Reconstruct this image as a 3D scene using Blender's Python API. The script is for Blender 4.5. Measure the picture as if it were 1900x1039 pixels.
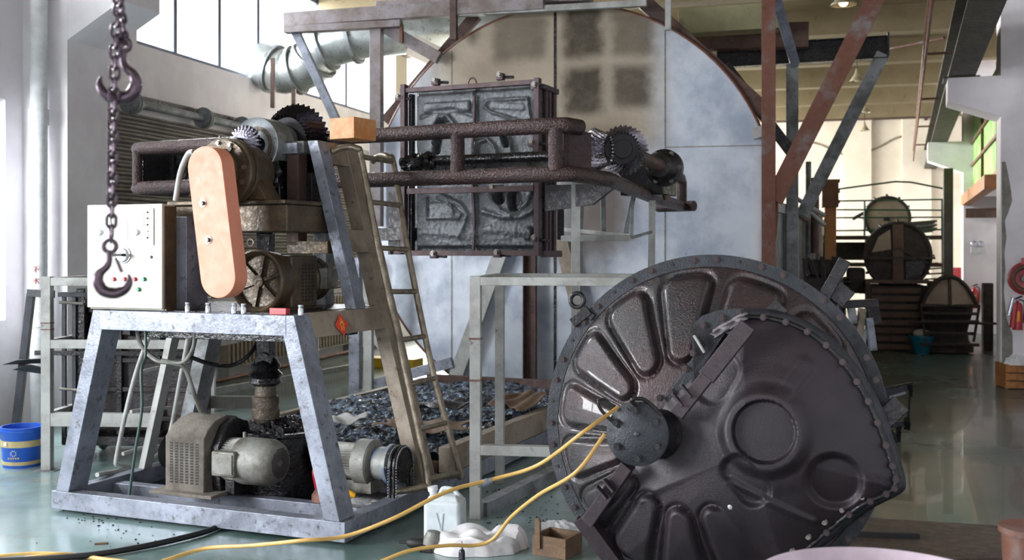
import bpy, bmesh, math, random
from mathutils import Vector, Matrix
for o in list(bpy.data.objects): bpy.data.objects.remove(o)
scn = bpy.context.scene
COL = scn.collection
V = Vector
R = math.radians
# ---------------------------------------------------------------- camera
EYE = 1.6; F = 2000.0; CX = 950.0; HY = 462.0
cam_d = bpy.data.cameras.new('camera'); cam = bpy.data.objects.new('camera', cam_d); COL.objects.link(cam)
cam.location = (0, 0, EYE); cam.rotation_euler = (R(90), 0, 0)
cam_d.sensor_width = 36; cam_d.lens = 36 * F / 1900; cam_d.shift_y = -57.5 / 1900
cam_d.dof.use_dof = True; cam_d.dof.focus_distance = 6.0; cam_d.dof.aperture_fstop = 3.2
scn.camera = cam
# ---------------------------------------------------------------- light
scn.view_settings.view_transform = 'Standard'; scn.view_settings.look = 'None'
scn.view_settings.exposure = 0.38; scn.view_settings.gamma = 1; scn.view_settings.use_curve_mapping = False
w = bpy.data.worlds.new('sky'); scn.world = w; w.use_nodes = True
bg = w.node_tree.nodes['Background']; bg.inputs[0].default_value = (0.93, 0.96, 1.0, 1); bg.inputs[1].default_value = 2.1
def area(name, loc, aim, sx, sy, power, col=(1, 1, 1)):
    d = bpy.data.lights.new(name, 'AREA'); d.shape = 'RECTANGLE'; d.size = sx; d.size_y = sy; d.energy = power; d.color = col
    o = bpy.data.objects.new(name, d); COL.objects.link(o); o.location = loc
    o.rotation_euler = (V(aim) - V(loc)).to_track_quat('-Z', 'Y').to_euler()
    return o
# daylight outside the left-hand windows: upper strip, and the windows beside the photographer
area('daylight_upper', (-6.6, 11.5, 5.2), (2, 10, 1.0), 9, 2.4, 2600, (0.93, 0.96, 1.0))
area('daylight_far', (-4.2, 19.5, 5.2), (4, 16, 1.0), 6, 2.0, 1200, (0.93, 0.96, 1.0))
area('daylight_near', (-8.6, 2.6, 2.9), (0, 6.5, 1.2), 4.6, 3.2, 1750, (0.95, 0.97, 1.0))
area('added_end_daylight', (-.9, 26, 3.4), (5, 22, 1.4), 8, 3.6, 3200, (1.0, 0.96, 0.9))  # lamp added outside unseen windows to brighten the far hall
# ---------------------------------------------------------------- helpers
def ray(px, py): return V(((px - CX) / F, 1.0, -(py - HY) / F))
def P(px, py, Y): return V((0, 0, EYE)) + ray(px, py) * Y
def FL(px, py, z=0.0):
    r = ray(px, py); return V((0, 0, EYE)) + r * ((z - EYE) / r.z)
class Fr:
    """a local frame: a = right, b = away, c = up"""
    def __init__(s, O, yaw=0.0, pitch=0.0):
        s.O = V(O); y = R(yaw); p = R(pitch)
        s.x = V((math.cos(y), math.sin(y), 0)); n = V((-math.sin(y), math.cos(y), 0)); z = V((0, 0, 1))
        s.y = n * math.cos(p) + z * math.sin(p); s.z = z * math.cos(p) - n * math.sin(p)
    def w(s, a, b, c): return s.O + s.x * a + s.y * b + s.z * c
    def loc(s, p): d = V(p) - s.O; return V((d.dot(s.x), d.dot(s.y), d.dot(s.z)))
    def hit(s, px, py, n, off):   # local coords of the pixel ray with the plane  n.local = off
        N = s.x * n[0] + s.y * n[1] + s.z * n[2]; r = ray(px, py); c = V((0, 0, EYE))
        t = (off - (c - s.O).dot(N)) / r.dot(N); return s.loc(c + r * t)
    def front(s, px, py, b=0.0): return s.hit(px, py, (0, 1, 0), b)
    def side(s, px, py, a=0.0): return s.hit(px, py, (1, 0, 0), a)
    def flat(s, px, py, c=0.0): return s.hit(px, py, (0, 0, 1), c)
W0 = Fr((0, 0, 0))
def perp(d):
    d = V(d).normalized(); u = V((0, 0, 1)) if abs(d.z) < .9 else V((1, 0, 0))
    e = d.cross(u).normalized(); return e, e.cross(d).normalized()
class MB:
    def __init__(s): s.v = []; s.f = []
    def add(s, vs, fs):
        n = len(s.v); s.v += [V(p) for p in vs]; s.f += [tuple(i + n for i in f) for f in fs]; return s
    def hexa(s, p):  # 8 pts: bottom 4 ccw, top 4
        return s.add(p, [(0, 3, 2, 1), (4, 5, 6, 7), (0, 1, 5, 4), (1, 2, 6, 5), (2, 3, 7, 6), (3, 0, 4, 7)])
    def box(s, fr, a0, a1, b0, b1, c0, c1):
        return s.hexa([fr.w(a0, b0, c0), fr.w(a1, b0, c0), fr.w(a1, b1, c0), fr.w(a0, b1, c0), fr.w(a0, b0, c1), fr.w(a1, b0, c1), fr.w(a1, b1, c1), fr.w(a0, b1, c1)])
    def beam(s, p, q, wd, ht, side=None):   # rectangular bar; side = direction of its width
        p = V(p); q = V(q); d = (q - p).normalized()
        if side is None: e, u = perp(d)
        else:
            e = V(side); e = (e - d * e.dot(d)).normalized(); u = e.cross(d).normalized()
        e = e * wd / 2; u = u * ht / 2
        return s.hexa([p - e - u, p + e - u, p + e + u, p - e + u, q - e - u, q + e - u, q + e + u, q - e + u])
    def channel(s, p, q, wd, ht, t=.008, side=None):  # open C section (web + two flanges)
        p = V(p); q = V(q); d = (q - p).normalized()
        if side is None: e, u = perp(d)
        else:
            e = V(side); e = (e - d * e.dot(d)).normalized(); u = e.cross(d).normalized()
        s.beam(p, q, wd, t, e)
        for k in (-1, 1):
            o = e * k * (wd / 2 - t / 2) + u * ht / 2
            s.beam(p + o, q + o, t, ht, e)
        return s
    def ibeam(s, p, q, wd, ht, t=.012):
        s.beam(p, q, t, ht)
        e, u = perp(V(q) - V(p))
        for k in (-1, 1): s.beam(V(p) + u * k * ht / 2, V(q) + u * k * ht / 2, wd, t)
        return s
    def tube(s, pts, r, seg=12, cap=True, closed=False):
        pts = [V(p) for p in pts]; n = len(pts); rr = r if isinstance(r, (list, tuple)) else [r] * n
        e, u = perp((pts[1] - pts[0])); rings = []; vs = []
        for i, p in enumerate(pts):
            if closed: d = pts[(i + 1) % n] - pts[i - 1]
            else: d = pts[min(i + 1, n - 1)] - pts[max(i - 1, 0)]
            d.normalize(); e = (e - d * e.dot(d)).normalized(); u = e.cross(d)
            for k in range(seg):
                t = 2 * math.pi * k / seg; vs.append(p + (e * math.cos(t) + u * math.sin(t)) * rr[i])
        fs = []
        for i in range(n if closed else n - 1):
            j = (i + 1) % n
            for k in range(seg):
                l = (k + 1) % seg; fs.append((i * seg + k, j * seg + k, j * seg + l, i * seg + l))
        if cap and not closed: fs.append(tuple(range(seg))); fs.append(tuple((n - 1) * seg + k for k in range(seg))[::-1])
        return s.add(vs, fs)
    def cyl(s, p, q, r, seg=24, r2=None): return s.tube([p, q], [r, r if r2 is None else r2], seg)
    def lathe(s, O, ax, prof, seg=32, a0=0, a1=360):   # prof = [(radius, height along ax)]
        O = V(O); ax = V(ax).normalized(); e, u = perp(ax); n = len(prof); vs = []; full = (a1 - a0) >= 360
        m = seg if full else seg + 1
        for k in range(m):
            t = R(a0 + (a1 - a0) * k / seg); d = e * math.cos(t) + u * math.sin(t)
            for (r, h) in prof: vs.append(O + ax * h + d * max(r, 1e-5))
        fs = []
        for k in range(seg):
            l = (k + 1) % m
            for i in range(n - 1): fs.append((k * n + i, l * n + i, l * n + i + 1, k * n + i + 1))
        return s.add(vs, fs)
    def prism(s, poly, d):   # poly = world points (planar), extruded by vector d
        poly = [V(p) for p in poly]; n = len(poly); d = V(d)
        return s.add(poly + [p + d for p in poly], [tuple(range(n))[::-1], tuple(range(n, 2 * n))] + [(i, (i + 1) % n, (i + 1) % n + n, i + n) for i in range(n)])
    def grid(s, fn, nu, nv, wrap=False):
        vs = [fn(i / (nu if wrap else nu), j / nv) for i in range(nu if wrap else nu + 1) for j in range(nv + 1)]
        fs = []; m = nu if wrap else nu + 1
        for i in range(nu):
            for j in range(nv):
                a = i * (nv + 1) + j; b = ((i + 1) % m) * (nv + 1) + j; fs.append((a, b, b + 1, a + 1))
        return s.add(vs, fs)
    def ball(s, c, r, seg=12, sq=(1, 1, 1)):
        c = V(c); rx, ry, rz = r * sq[0], r * sq[1], r * sq[2]
        return s.grid(lambda u, v: c + V((rx * math.sin(math.pi * max(v, .001) if v < 1 else math.pi * .999) * math.cos(2 * math.pi * u), ry * math.sin(math.pi * (min(max(v, .001), .999))) * math.sin(2 * math.pi * u), rz * math.cos(math.pi * v))), seg, seg // 2, True)
    def bolt(s, c, ax, r=.012, h=.012):
        ax = V(ax).normalized(); c = V(c); s.cyl(c, c + ax * h * .3, r * 1.35, 12); return s.cyl(c + ax * h * .3, c + ax * h, r, 6)
def wloc(o):
    p = V(o.location)
    while o.parent: o = o.parent; p += V(o.location)
    return p
def obj(name, mb, mat=None, parent=None, bevel=0, smooth=40, label=None, solid=0):
    me = bpy.data.meshes.new(name)
    lo = V((min(v.x for v in mb.v), min(v.y for v in mb.v), min(v.z for v in mb.v))); hi = V((max(v.x for v in mb.v), max(v.y for v in mb.v), max(v.z for v in mb.v)))
    O = V(((lo.x + hi.x) / 2, (lo.y + hi.y) / 2, lo.z))
    me.from_pydata([v - O for v in mb.v], [], mb.f); me.update()
    bm = bmesh.new(); bm.from_mesh(me)
    bmesh.ops.recalc_face_normals(bm, faces=bm.faces)
    for f in bm.faces: f.smooth = True
    ca = R(smooth)
    for e in bm.edges:
        if len(e.link_faces) == 2 and e.calc_face_angle(0) > ca: e.smooth = False
    bm.to_mesh(me); bm.free()
    o = bpy.data.objects.new(name, me); COL.objects.link(o)
    if mat: me.materials.append(mat)
    if parent is not None: o.parent = parent; o.location = O - wloc(parent)
    else: o.location = O
    if bevel:
        m = o.modifiers.new('bevel', 'BEVEL'); m.width = bevel; m.segments = 2; m.limit_method = 'ANGLE'; m.angle_limit = R(50); m.harden_normals = True
    if solid:
        m = o.modifiers.new('thick', 'SOLIDIFY'); m.thickness = solid
    if label: o['label'] = label
    return o
def thing(name, label, cat, loc=(0, 0, 0), group=None):
    o = bpy.data.objects.new(name, None); o.empty_display_size = .1; COL.objects.link(o); o.location = loc
    o['label'] = label; o['category'] = cat
    if group: o['group'] = group
    return o
def tag(o, label, cat, group=None, kind=None):
    o['label'] = label; o['category'] = cat
    if group: o['group'] = group
    if kind: o['kind'] = kind
    return o
def struct(o): o['kind'] = 'structure'; return o
def dup(root, delta, label=None, rotz=None, group=None):
    def cp(o, par):
        c = o.copy(); COL.objects.link(c)
        if par is not None: c.parent = par
        for ch in list(o.children): cp(ch, c)
        return c
    r = cp(root, None); r.location = V(root.location) + V(delta)
    if rotz is not None: r.rotation_euler.z = rotz
    if label: r['label'] = label
    if group: r['group'] = group
    return r
def arc(c, r, e, u, a0, a1, n): return [V(c) + (V(e) * math.cos(R(a0 + (a1 - a0) * i / n)) + V(u) * math.sin(R(a0 + (a1 - a0) * i / n))) * r for i in range(n + 1)]
def bez(pts, n=10):   # Catmull-Rom through the points
    pts = [V(p) for p in pts]; out = []
    q = [pts[0] * 2 - pts[1]] + pts + [pts[-1] * 2 - pts[-2]]
    for i in range(1, len(q) - 2):
        for k in range(n):
            t = k / n; a, b, c, d = q[i - 1], q[i], q[i + 1], q[i + 2]
            out.append(.5 * ((2 * b) + (c - a) * t + (2 * a - 5 * b + 4 * c - d) * t * t + (3 * b - a - 3 * c + d) * t ** 3))
    out.append(pts[-1]); return out
# ---------------------------------------------------------------- materials
def srgb(h):
    if isinstance(h, str): c = [int(h[i:i + 2], 16) / 255 for i in (0, 2, 4)]
    else: c = [x / 255 for x in h]
    return tuple((x / 12.92 if x < .04045 else ((x + .055) / 1.055) ** 2.4) for x in c) + (1,)
class NT:
    def __init__(s, name):
        s.m = bpy.data.materials.new(name); s.m.use_nodes = True; s.t = s.m.node_tree; s.b = s.t.nodes['Principled BSDF']
        s.tc = s.t.nodes.new('ShaderNodeTexCoord'); s.co = s.tc.outputs['Object']
    def n(s, t, **k):
        o = s.t.nodes.new(t)
        for a, b in k.items(): setattr(o, a, b)
        return o
    def l(s, a, b): s.t.links.new(a, b)
    def noise(s, scale, detail=4, rough=.6, vec=None, dist=0):
        o = s.n('ShaderNodeTexNoise'); o.inputs['Scale'].default_value = scale; o.inputs['Detail'].default_value = detail; o.inputs['Roughness'].default_value = rough
        o.inputs['Distortion'].default_value = dist; s.l(vec or s.co, o.inputs['Vector']); return o.outputs['Fac']
    def ramp(s, f, lo, hi, a=0.0, b=1.0):
        o = s.n('ShaderNodeMapRange'); o.interpolation_type = 'SMOOTHSTEP'; s.l(f, o.inputs['Value'])
        for k, x in zip(('From Min', 'From Max', 'To Min', 'To Max'), (lo, hi, a, b)): o.inputs[k].default_value = x
        return o.outputs['Result']
    def math(s, op, a, b=None):
        o = s.n('ShaderNodeMath', operation=op)
        for i, x in enumerate((a, b)):
            if x is None: continue
            if isinstance(x, (int, float)): o.inputs[i].default_value = x
            else: s.l(x, o.inputs[i])
        return o.outputs[0]
    def mix(s, f, a, b):
        o = s.n('ShaderNodeMix', data_type='RGBA')
        if isinstance(f, (int, float)): o.inputs['Factor'].default_value = f
        else: s.l(f, o.inputs['Factor'])
        for k, x in ((6, a), (7, b)):
            if isinstance(x, tuple): o.inputs[k].default_value = x
            else: s.l(x, o.inputs[k])
        return o.outputs[2]
    def stretch(s, sx, sy, sz):
        o = s.n('ShaderNodeMapping'); o.inputs['Scale'].default_value = (sx, sy, sz); s.l(s.co, o.inputs['Vector']); return o.outputs[0]
    def bump(s, h, dist, strength=1.0, prev=None):
        o = s.n('ShaderNodeBump'); o.inputs['Distance'].default_value = dist; o.inputs['Strength'].default_value = strength; s.l(h, o.inputs['Height'])
        if prev: s.l(prev, o.inputs['Normal'])
        return o.outputs['Normal']
    def fin(s, col, rough=.5, metal=0.0, normal=None, coat=0, spec=None):
        if isinstance(col, tuple): s.b.inputs['Base Color'].default_value = col
        else: s.l(col, s.b.inputs['Base Color'])
        for k, x in (('Roughness', rough), ('Metallic', metal), ('Coat Weight', coat)):
            if isinstance(x, (int, float)): s.b.inputs[k].default_value = x
            else: s.l(x, s.b.inputs[k])
        if spec is not None: s.b.inputs['Specular IOR Level'].default_value = spec
        if normal: s.l(normal, s.b.inputs['Normal'])
        return s.m
def worn(name, c1, c2, c3=None, rough=(.35, .6), metal=0.0, scale=3.0, bump=.002, bscale=40, amt=.5, amt3=.62, coat=0):
    """base colour, a second tone in broad patches and spots of dirt or rust"""
    t = NT(name); n1 = t.noise(scale, 6, .65); n2 = t.noise(scale * 5, 6, .7); n3 = t.noise(bscale, 3, .6)
    col = t.mix(t.ramp(n1, amt - .12, amt + .16), srgb(c1), srgb(c2))
    if c3: col = t.mix(t.ramp(n2, amt3 - .03, amt3 + .14), col, srgb(c3))
    return t.fin(col, t.ramp(n2, .3, .7, *rough), metal, t.bump(n3, bump), coat)
def plain(name, c, rough=.5, metal=0.0, coat=0):
    t = NT(name); n = t.noise(12, 4); a = srgb(c); b = tuple(x * .8 for x in a[:3]) + (1,)
    return t.fin(t.mix(t.ramp(n, .3, .75), a, b), rough, metal, None, coat)
m_grey = worn('worn grey paint', '8A909E', '6C717C', '463E38', (.3, .55), 0.3, 4.5, .0015, 60, .48, .57)
m_greydk = worn('grimy grey paint', '8A8F94', '5E605E', '3A332C', (.4, .7), .2, 4, .002, 60, .48, .6)
m_tan = worn('tan dust and side light', '94897A', '786C5E', '40352C', (.45, .7), .1, 4, .0015, 70, .48, .6)  # tan mixes dust with the less bluish light of side faces
m_light = worn('light painted steel', 'A6A8A6', '84847F', '4A4038', (.4, .65), .15, 3, .001, 60, .52, .63)
m_rust = worn('rusty brown steel', '4A3A36', '5C463C', '2A2422', (.45, .75), .3, 4, .003, 50)
m_rustred = worn('red rust steel', '6A4436', '7C7A7A', '40291F', (.5, .8), .2, 3, .002, 40, .6)
m_dark = worn('dark greasy steel', '1E1E22', '2E2C2C', '0E0D0F', (.18, .5), .4, 5, .004, 45)
m_black = worn('black grease', '0C0C0E', '1A1A1D', '050505', (.1, .4), .2, 6, .006, 30)
m_pipe = worn('crusty brown pipe', '382A2C', '45312E', '1E181A', (.2, .48), .35, 6, .014, 75)
m_mould = worn('oily cast mould', '6C7074', '54575B', '303134', (.22, .45), .45, 4, .007, 110, .52, .66)
m_dish = worn('dark oiled cast iron', '242326', '3D2C2D', '151416', (.14, .32), .3, 2.2, .004, 150, .5, .66, .35)
m_dusty = worn('dust caked grey', '6E6860', '534D46', '36312C', (.75, .95), 0, 6, .006, 60)
m_motor = worn('grimy motor', '80817C', '5A564E', '332E28', (.45, .7), .2, 6, .002, 60)
m_oily = worn('oily brown housing', '40372C', '5A4C38', '1A1613', (.25, .6), .3, 6, .004, 50)
m_orange = worn('faded orange guard', 'DC9076', 'D4886C', '8A5644', (.45, .6), 0, 3, .0006, 60, .5, .7)
m_bolt = worn('dull bolt', '6A6560', '8A8580', '3A3430', (.3, .5), .7, 20, .001, 60)
m_chrome = plain('bright steel', 'C8CCD4', .25, .9)
m_gear = worn('polished gear teeth', '9A96A0', '77727A', '2A262A', (.15, .35), .9, 8, .002, 60)
m_ladder = worn('scuffed ladder tube', '8E8474', '6A6052', '4A4034', (.25, .5), .5, 14, .001, 60)
m_gear2 = worn('dark gear teeth', '34323A', '232127', '141216', (.16, .3), .85, 8, .001, 60)
m_galv = worn('galvanised duct', 'B8BEBE', '98A09E', '7A8078', (.25, .4), .7, 3, .001, 30)
m_white = worn('white plaster', 'E6E4E8', 'D8D4D8', 'BEB8B4', (.8, .95), 0, 1.2, .001, 40, .5, .72)
m_cream = worn('cream plaster', 'DED6C8', 'CEC5B4', 'AC9F88', (.8, .95), 0, .6, .002, 30, .5, .7)
m_concrete = worn('bare concrete', '8C8B84', '74736C', '56554F', (.85, .95), 0, 6, .01, 30)
m_slab = worn('ceiling slab', '85795F', '74694F', '564C3A', (.85, .95), 0, .8, .003, 20)
m_winframe = plain('window frame', '5A5E6E', .5, .3)
m_cabinet = worn('cream cabinet enamel', 'ACAAA0', '9A978C', '6A5E52', (.35, .5), 0, 2, .0006, 40, .55, .68)
m_wood = worn('oiled wood', '8A5A34', 'A9713E', '4A2E1C', (.4, .6), 0, 9, .002, 60)
m_wooddk = worn('dirty wood', '5A4430', '6E5640', '2A2018', (.6, .8), 0, 9, .003, 60)
m_red = plain('red enamel', 'B0202A', .3, 0, .3)
m_hose = plain('yellow hose', 'C9A25A', .45)
m_blue = plain('blue plastic', '1F55B8', .35)
m_blk = plain('black rubber', '17171A', .6)
m_whitepl = plain('white plastic', 'DADDE0', .35)
m_green = plain('green railing paint', '2C4A3C', .5)
# ================================================================ THE ROOM
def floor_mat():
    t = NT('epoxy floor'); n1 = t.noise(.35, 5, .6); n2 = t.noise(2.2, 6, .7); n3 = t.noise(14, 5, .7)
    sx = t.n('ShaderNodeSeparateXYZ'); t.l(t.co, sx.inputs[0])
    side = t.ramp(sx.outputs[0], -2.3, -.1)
    col = t.mix(side, srgb('7A9090'), srgb('4C4D40'))  # lit teal left put into the colour, fading to dark dirty olive right
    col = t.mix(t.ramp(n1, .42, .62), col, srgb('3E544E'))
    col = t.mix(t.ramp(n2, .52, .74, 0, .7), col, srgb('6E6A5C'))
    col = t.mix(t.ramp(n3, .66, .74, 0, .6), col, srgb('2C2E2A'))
    st = t.noise(3, 4, .6, t.stretch(.3, 6, 1))
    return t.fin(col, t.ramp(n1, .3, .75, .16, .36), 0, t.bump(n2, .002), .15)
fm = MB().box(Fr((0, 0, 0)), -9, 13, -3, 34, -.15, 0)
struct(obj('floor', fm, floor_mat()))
def holed(fr, s0, s1, z0, z1, b0, b1, holes):
    xs = sorted({s0, s1} | {h[0] for h in holes} | {h[1] for h in holes}); zs = sorted({z0, z1} | {h[2] for h in holes} | {h[3] for h in holes})
    mb = MB()
    for i in range(len(xs) - 1):
        run = None
        for j in range(len(zs) - 1):
            cx = (xs[i] + xs[i + 1]) / 2; cz = (zs[j] + zs[j + 1]) / 2
            solid = not any(h[0] < cx < h[1] and h[2] < cz < h[3] for h in holes)
            if solid: run = (run[0], zs[j + 1]) if run else (zs[j], zs[j + 1])
            if run and (not solid or j == len(zs) - 2): mb.box(fr, xs[i], xs[i + 1], b0, b1, run[0], run[1]); run = None
    return mb
# ---- left wall, running away from the camera
LW = Fr((-7.25, 0, 0), 90 - math.degrees(math.atan(.275)))       # a = along the wall (away), b<0 into the room... b>0 outside
def lwp(px, py, b=0): return LW.front(px, py, b)
CEIL = 5.75
sA = lwp(254, 79).x; sB = lwp(765, 200).x; zs_ = 3.82
low = (6.6, lwp(10, 400).x, .96, 2.95)
sh0, sh1 = lwp(196, 400).x - .05, lwp(662, 400).x
sht, shb = 3.15, 1.0
up = [(2.2, 9.2, 3.82, 5.3), (sA, sB, 3.82, 5.35), (20.2, 29, 3.0, 5.35)]
low2 = (19.5, 27.5, .9, 2.6)
struct(obj('wall_left', holed(LW, 0, 30, 0, CEIL, 0, .3, [low, (1.0, 5.4, .96, 2.95), low2] + up), m_white))
def glass():
    t = NT('window glass'); tr = t.n('ShaderNodeBsdfTransparent'); gl = t.n('ShaderNodeBsdfGlossy'); gl.inputs['Roughness'].default_value = .05
    mx = t.n('ShaderNodeMixShader'); mx.inputs[0].default_value = .06; t.l(tr.outputs[0], mx.inputs[1]); t.l(gl.outputs[0], mx.inputs[2])
    t.l(mx.outputs[0], t.t.nodes['Material Output'].inputs['Surface']); return t.m
m_glass = glass()
def window(name, fr, s0, s1, z0, z1, mull, b=.12, th=.05, mat=m_winframe, zbars=()):
    fmb = MB()
    for z in (z0, z1 - th): fmb.box(fr, s0, s1, b, b + .06, z, z + th)
    for s in [s0 + th / 2, s1 - th / 2] + list(mull): fmb.box(fr, s - th / 2, s + th / 2, b - .003, b + .063, z0 + .001, z1 - .001)
    for z in zbars: fmb.box(fr, s0 + .001, s1 - .001, b + .004, b + .05, z - .02, z + .02)
    f = struct(obj(name, fmb, mat)); obj('pane', MB().box(fr, s0 + .02, s1 - .02, b + .028, b + .034, z0 + .02, z1 - .02), m_glass, f)
    return f
window('window_1', LW, *low, [low[0] + 1.1], zbars=(1.95,))
window('window_2', LW, 1.0, 5.4, .96, 2.95, [2.5, 4.0], zbars=(1.95,))
window('window_3', LW, *up[0], [4.0, 5.8, 7.6])
window('window_4', LW, *up[1], [lwp(x, 150).x for x in (342, 423, 494, 608, 655, 705)], th=.07)
window('added_window_5', LW, *up[2], [22, 24, 26, 28])  # hidden upper strip, added to bring more daylight into the far end
window('added_window_6', LW, *low2, [21.5, 23.5, 25.5])  # low windows behind the oven, added for the same far light
# piers between the far windows, left columns with their corbels
for i, (px, w_) in enumerate(((733, .55),)):
    s = lwp(px, 150).x; struct(obj('trim_%d' % (i + 1), MB().box(LW, s - w_ / 2, s + w_ / 2, -.12, .0, 3.7, CEIL), m_cream))
c0 = LW.front(125, 400, -.48).x; c1 = LW.front(200, 400, -.48).x
ctop = LW.front(125, 75, -.48).z
colm = MB().box(LW, c0, c1, -.48, 0, 0, CEIL)
k0 = LW.w(c0 + .001, -.47, 0)
e_up = ctop
def corbel_pts(s): return [LW.w(s, -.47, e_up), LW.w(s, -1.05, e_up + .33), LW.w(s, -1.05, e_up + .75), LW.w(s, -.47, e_up + .75)]
colm.prism(corbel_pts(c0 + .001), LW.x * (c1 - c0 - .002))
struct(obj('trim_3', colm, m_white))
# crane rail on the left corbel is above the frame; drain pipe beside the column
pp = MB(); _y = LW.w(c0, -.3, 0).y - .14; pc = P(72, HY, _y); pc.z = 0
pp.cyl(pc, pc + V((0, 0, 5.3)), .075, 20)
for z in (.9, 2.72, 4.6): pp.cyl(pc + V((0, 0, z)), pc + V((0, 0, z + .14)), .088, 20)
dp = obj('drain_pipe', pp, m_whitepl); tag(dp, 'white vertical drain pipe with red characters in front of the left wall column', 'pipe')
gl = MB()   # two red characters painted on the pipe, as raised strokes
def strokes(mb, fr, o, s, ls, wd, b=-.0):
    for (x0, y0, x1, y1) in ls: mb.beam(fr.w(o[0] + x0 * s, b, o[1] + y0 * s), fr.w(o[0] + x1 * s, b, o[1] + y1 * s), wd, .003)
PF = Fr(pc + V((0, -.078, 0)), 4)
q1 = PF.front(66, 500, 0); q2 = PF.front(66, 521, 0)
strokes(gl, PF, (q1.x, q1.z), .028, [(-.8, 1, .8, 1), (-1, .3, 1, .3), (0, 1, 0, -1), (0, .3, -.9, -.9), (.4, 0, .9, -.2), (-.5, 1, -.8, .5)], .007)
strokes(gl, PF, (q2.x, q2.z), .028, [(0, 1, 0, -1), (0, -1, -.3, -.8), (-.9, .4, -.2, .4), (-.2, .4, -.9, -.7), (.8, .7, .1, .2), (.1, .2, .9, -.8)], .007)
obj('painted_characters', gl, m_red, dp)
# upper-left small bracket pipe on the wall
# ---- roller shutter
def corrug(fr, s0, s1, z0, z1, pitch, dep, b):
    n = int((z1 - z0) / pitch); mb = MB(); vs = []; fs = []
    rows = []
    for i in range(n * 4 + 1):
        z = z0 + (z1 - z0) * i / (n * 4); rows.append((z, b - dep * (0, 1, 1, 0)[i % 4] if True else b))
    for s in (s0, s1):
        for z, bb in rows: vs.append(fr.w(s, bb, z))
    m = len(rows)
    for i in range(m - 1): fs.append((i, m + i, m + i + 1, i + 1))
    mb.add(vs, fs); mb.box(fr, s0, s1, b + .001, b + .012, z0, z1); return mb
m_shut = worn('shutter slats', '66625C', '524E48', '3A3732', (.45, .7), .3, 1.5, .001, 40)
t_ = thing('roller_shutter', 'long grey corrugated roller shutter closed over the left wall', 'roller shutter', LW.w((sh0 + sh1) / 2, -.1, shb))
obj('slats', corrug(LW, sh0, sh1, shb, sht - .1, .085, .028, -.03), m_shut, t_)
sp = MB(); sp.cyl(LW.w(sh0 - .05, -.17, sht - .02), LW.w(sh1, -.17, sht - .02), .045, 16); obj('shaft', sp, m_greydk, t_)
obj('top_rail', MB().box(LW, sh0, sh1, -.06, 0, sht + .04, sht + .1), m_dark, t_)
for px in (246, 380, 452):
    s = LW.front(px, 200, -.17).x; b = MB(); c = LW.w(s, -.17, sht - .02)
    b.lathe(c - LW.x * .05, LW.x, [(0, 0), (.05, 0), (.125, .0), (.125, .03), (.07, .035), (.07, .065), (.11, .07), (.11, .1), (0, .1)], 20)
    for k in range(8):
        a = k * math.pi / 4; q = c + (LW.y * math.cos(a) + V((0, 0, 1)) * math.sin(a)) * .1; b.bolt(q - LW.x * .05, -LW.x, .012, .014)
    obj('bearing_flange', b, m_greydk, t_)
obj('bottom_bar', MB().box(LW, sh0, sh1, -.07, 0, shb - .06, shb), m_light, t_)
# ---- radiators
def radiator(s0, s1, label):
    t = thing('radiator', label, 'radiator', LW.w((s0 + s1) / 2, -.12, .12), 'radiators under the shutter')
    r = MB(); n = int((s1 - s0) / .1)
    r.box(LW, s0, s1, -.16, -.06, .14, .19); r.box(LW, s0, s1, -.16, -.06, .86, .91)
    obj('header_pipes', r, m_light, t)
    for i in range(n):
        s = s0 + .05 + i * .1; obj('fin', MB().box(LW, s - .026, s + .026, -.18, -.05, .16, .9), m_tan, t, .006)
    for s in (s0 + .1, s1 - .1): obj('foot', MB().box(LW, s - .02, s + .02, -.15, -.02, 0, .15), m_light, t)
ra = lwp(398, 600).x; rb = lwp(545, 600).x
radiator(ra, rb, 'ribbed radiator on the left wall behind the machine, nearer one'); radiator(rb + .25, lwp(640, 600).x, 'ribbed radiator on the left wall seen between the machine posts, farther one')
obj_ = MB().cyl(LW.w(ra - 2, -.22, .03), LW.w(21, -.22, .03), .025, 10)
tag(obj('heating_pipe', obj_, m_rustred), 'thin brown heating pipe along the foot of the left wall', 'pipe')
# ---- ceiling with downstand beams
CB = Fr((0, 0, 0), -15)
# ceiling slab ends behind the upper windows; daylight comes under it
struct(obj('ceiling', MB().box(CB, -7.25, 13, 4.5, 36, 5.4, 5.6), m_slab)); cl = bpy.data.objects['ceiling']
for k in range(9):
    b = 6.3 + k * 2.85; obj('beam', MB().box(CB, -6.98, 12.9, b, b + .3, 4.98, 5.41), m_slab, cl)
bm_ = MB()
FY = 29.5
struct(obj('wall_back', MB().box(CB, -8.5, 9, FY, FY + .25, 0, 5.4), m_cream))
FW = Fr(CB.w(0, FY, 0), -15)
# shallow pilasters on the far wall
for i, px in enumerate((1590, 1700)):
    q = FW.front(px, 400, 0); struct(obj('trim_%d' % (4 + i), MB().box(FW, q.x - .35, q.x + .35, -.15, 0, 0, 5.3), m_cream))
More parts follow.
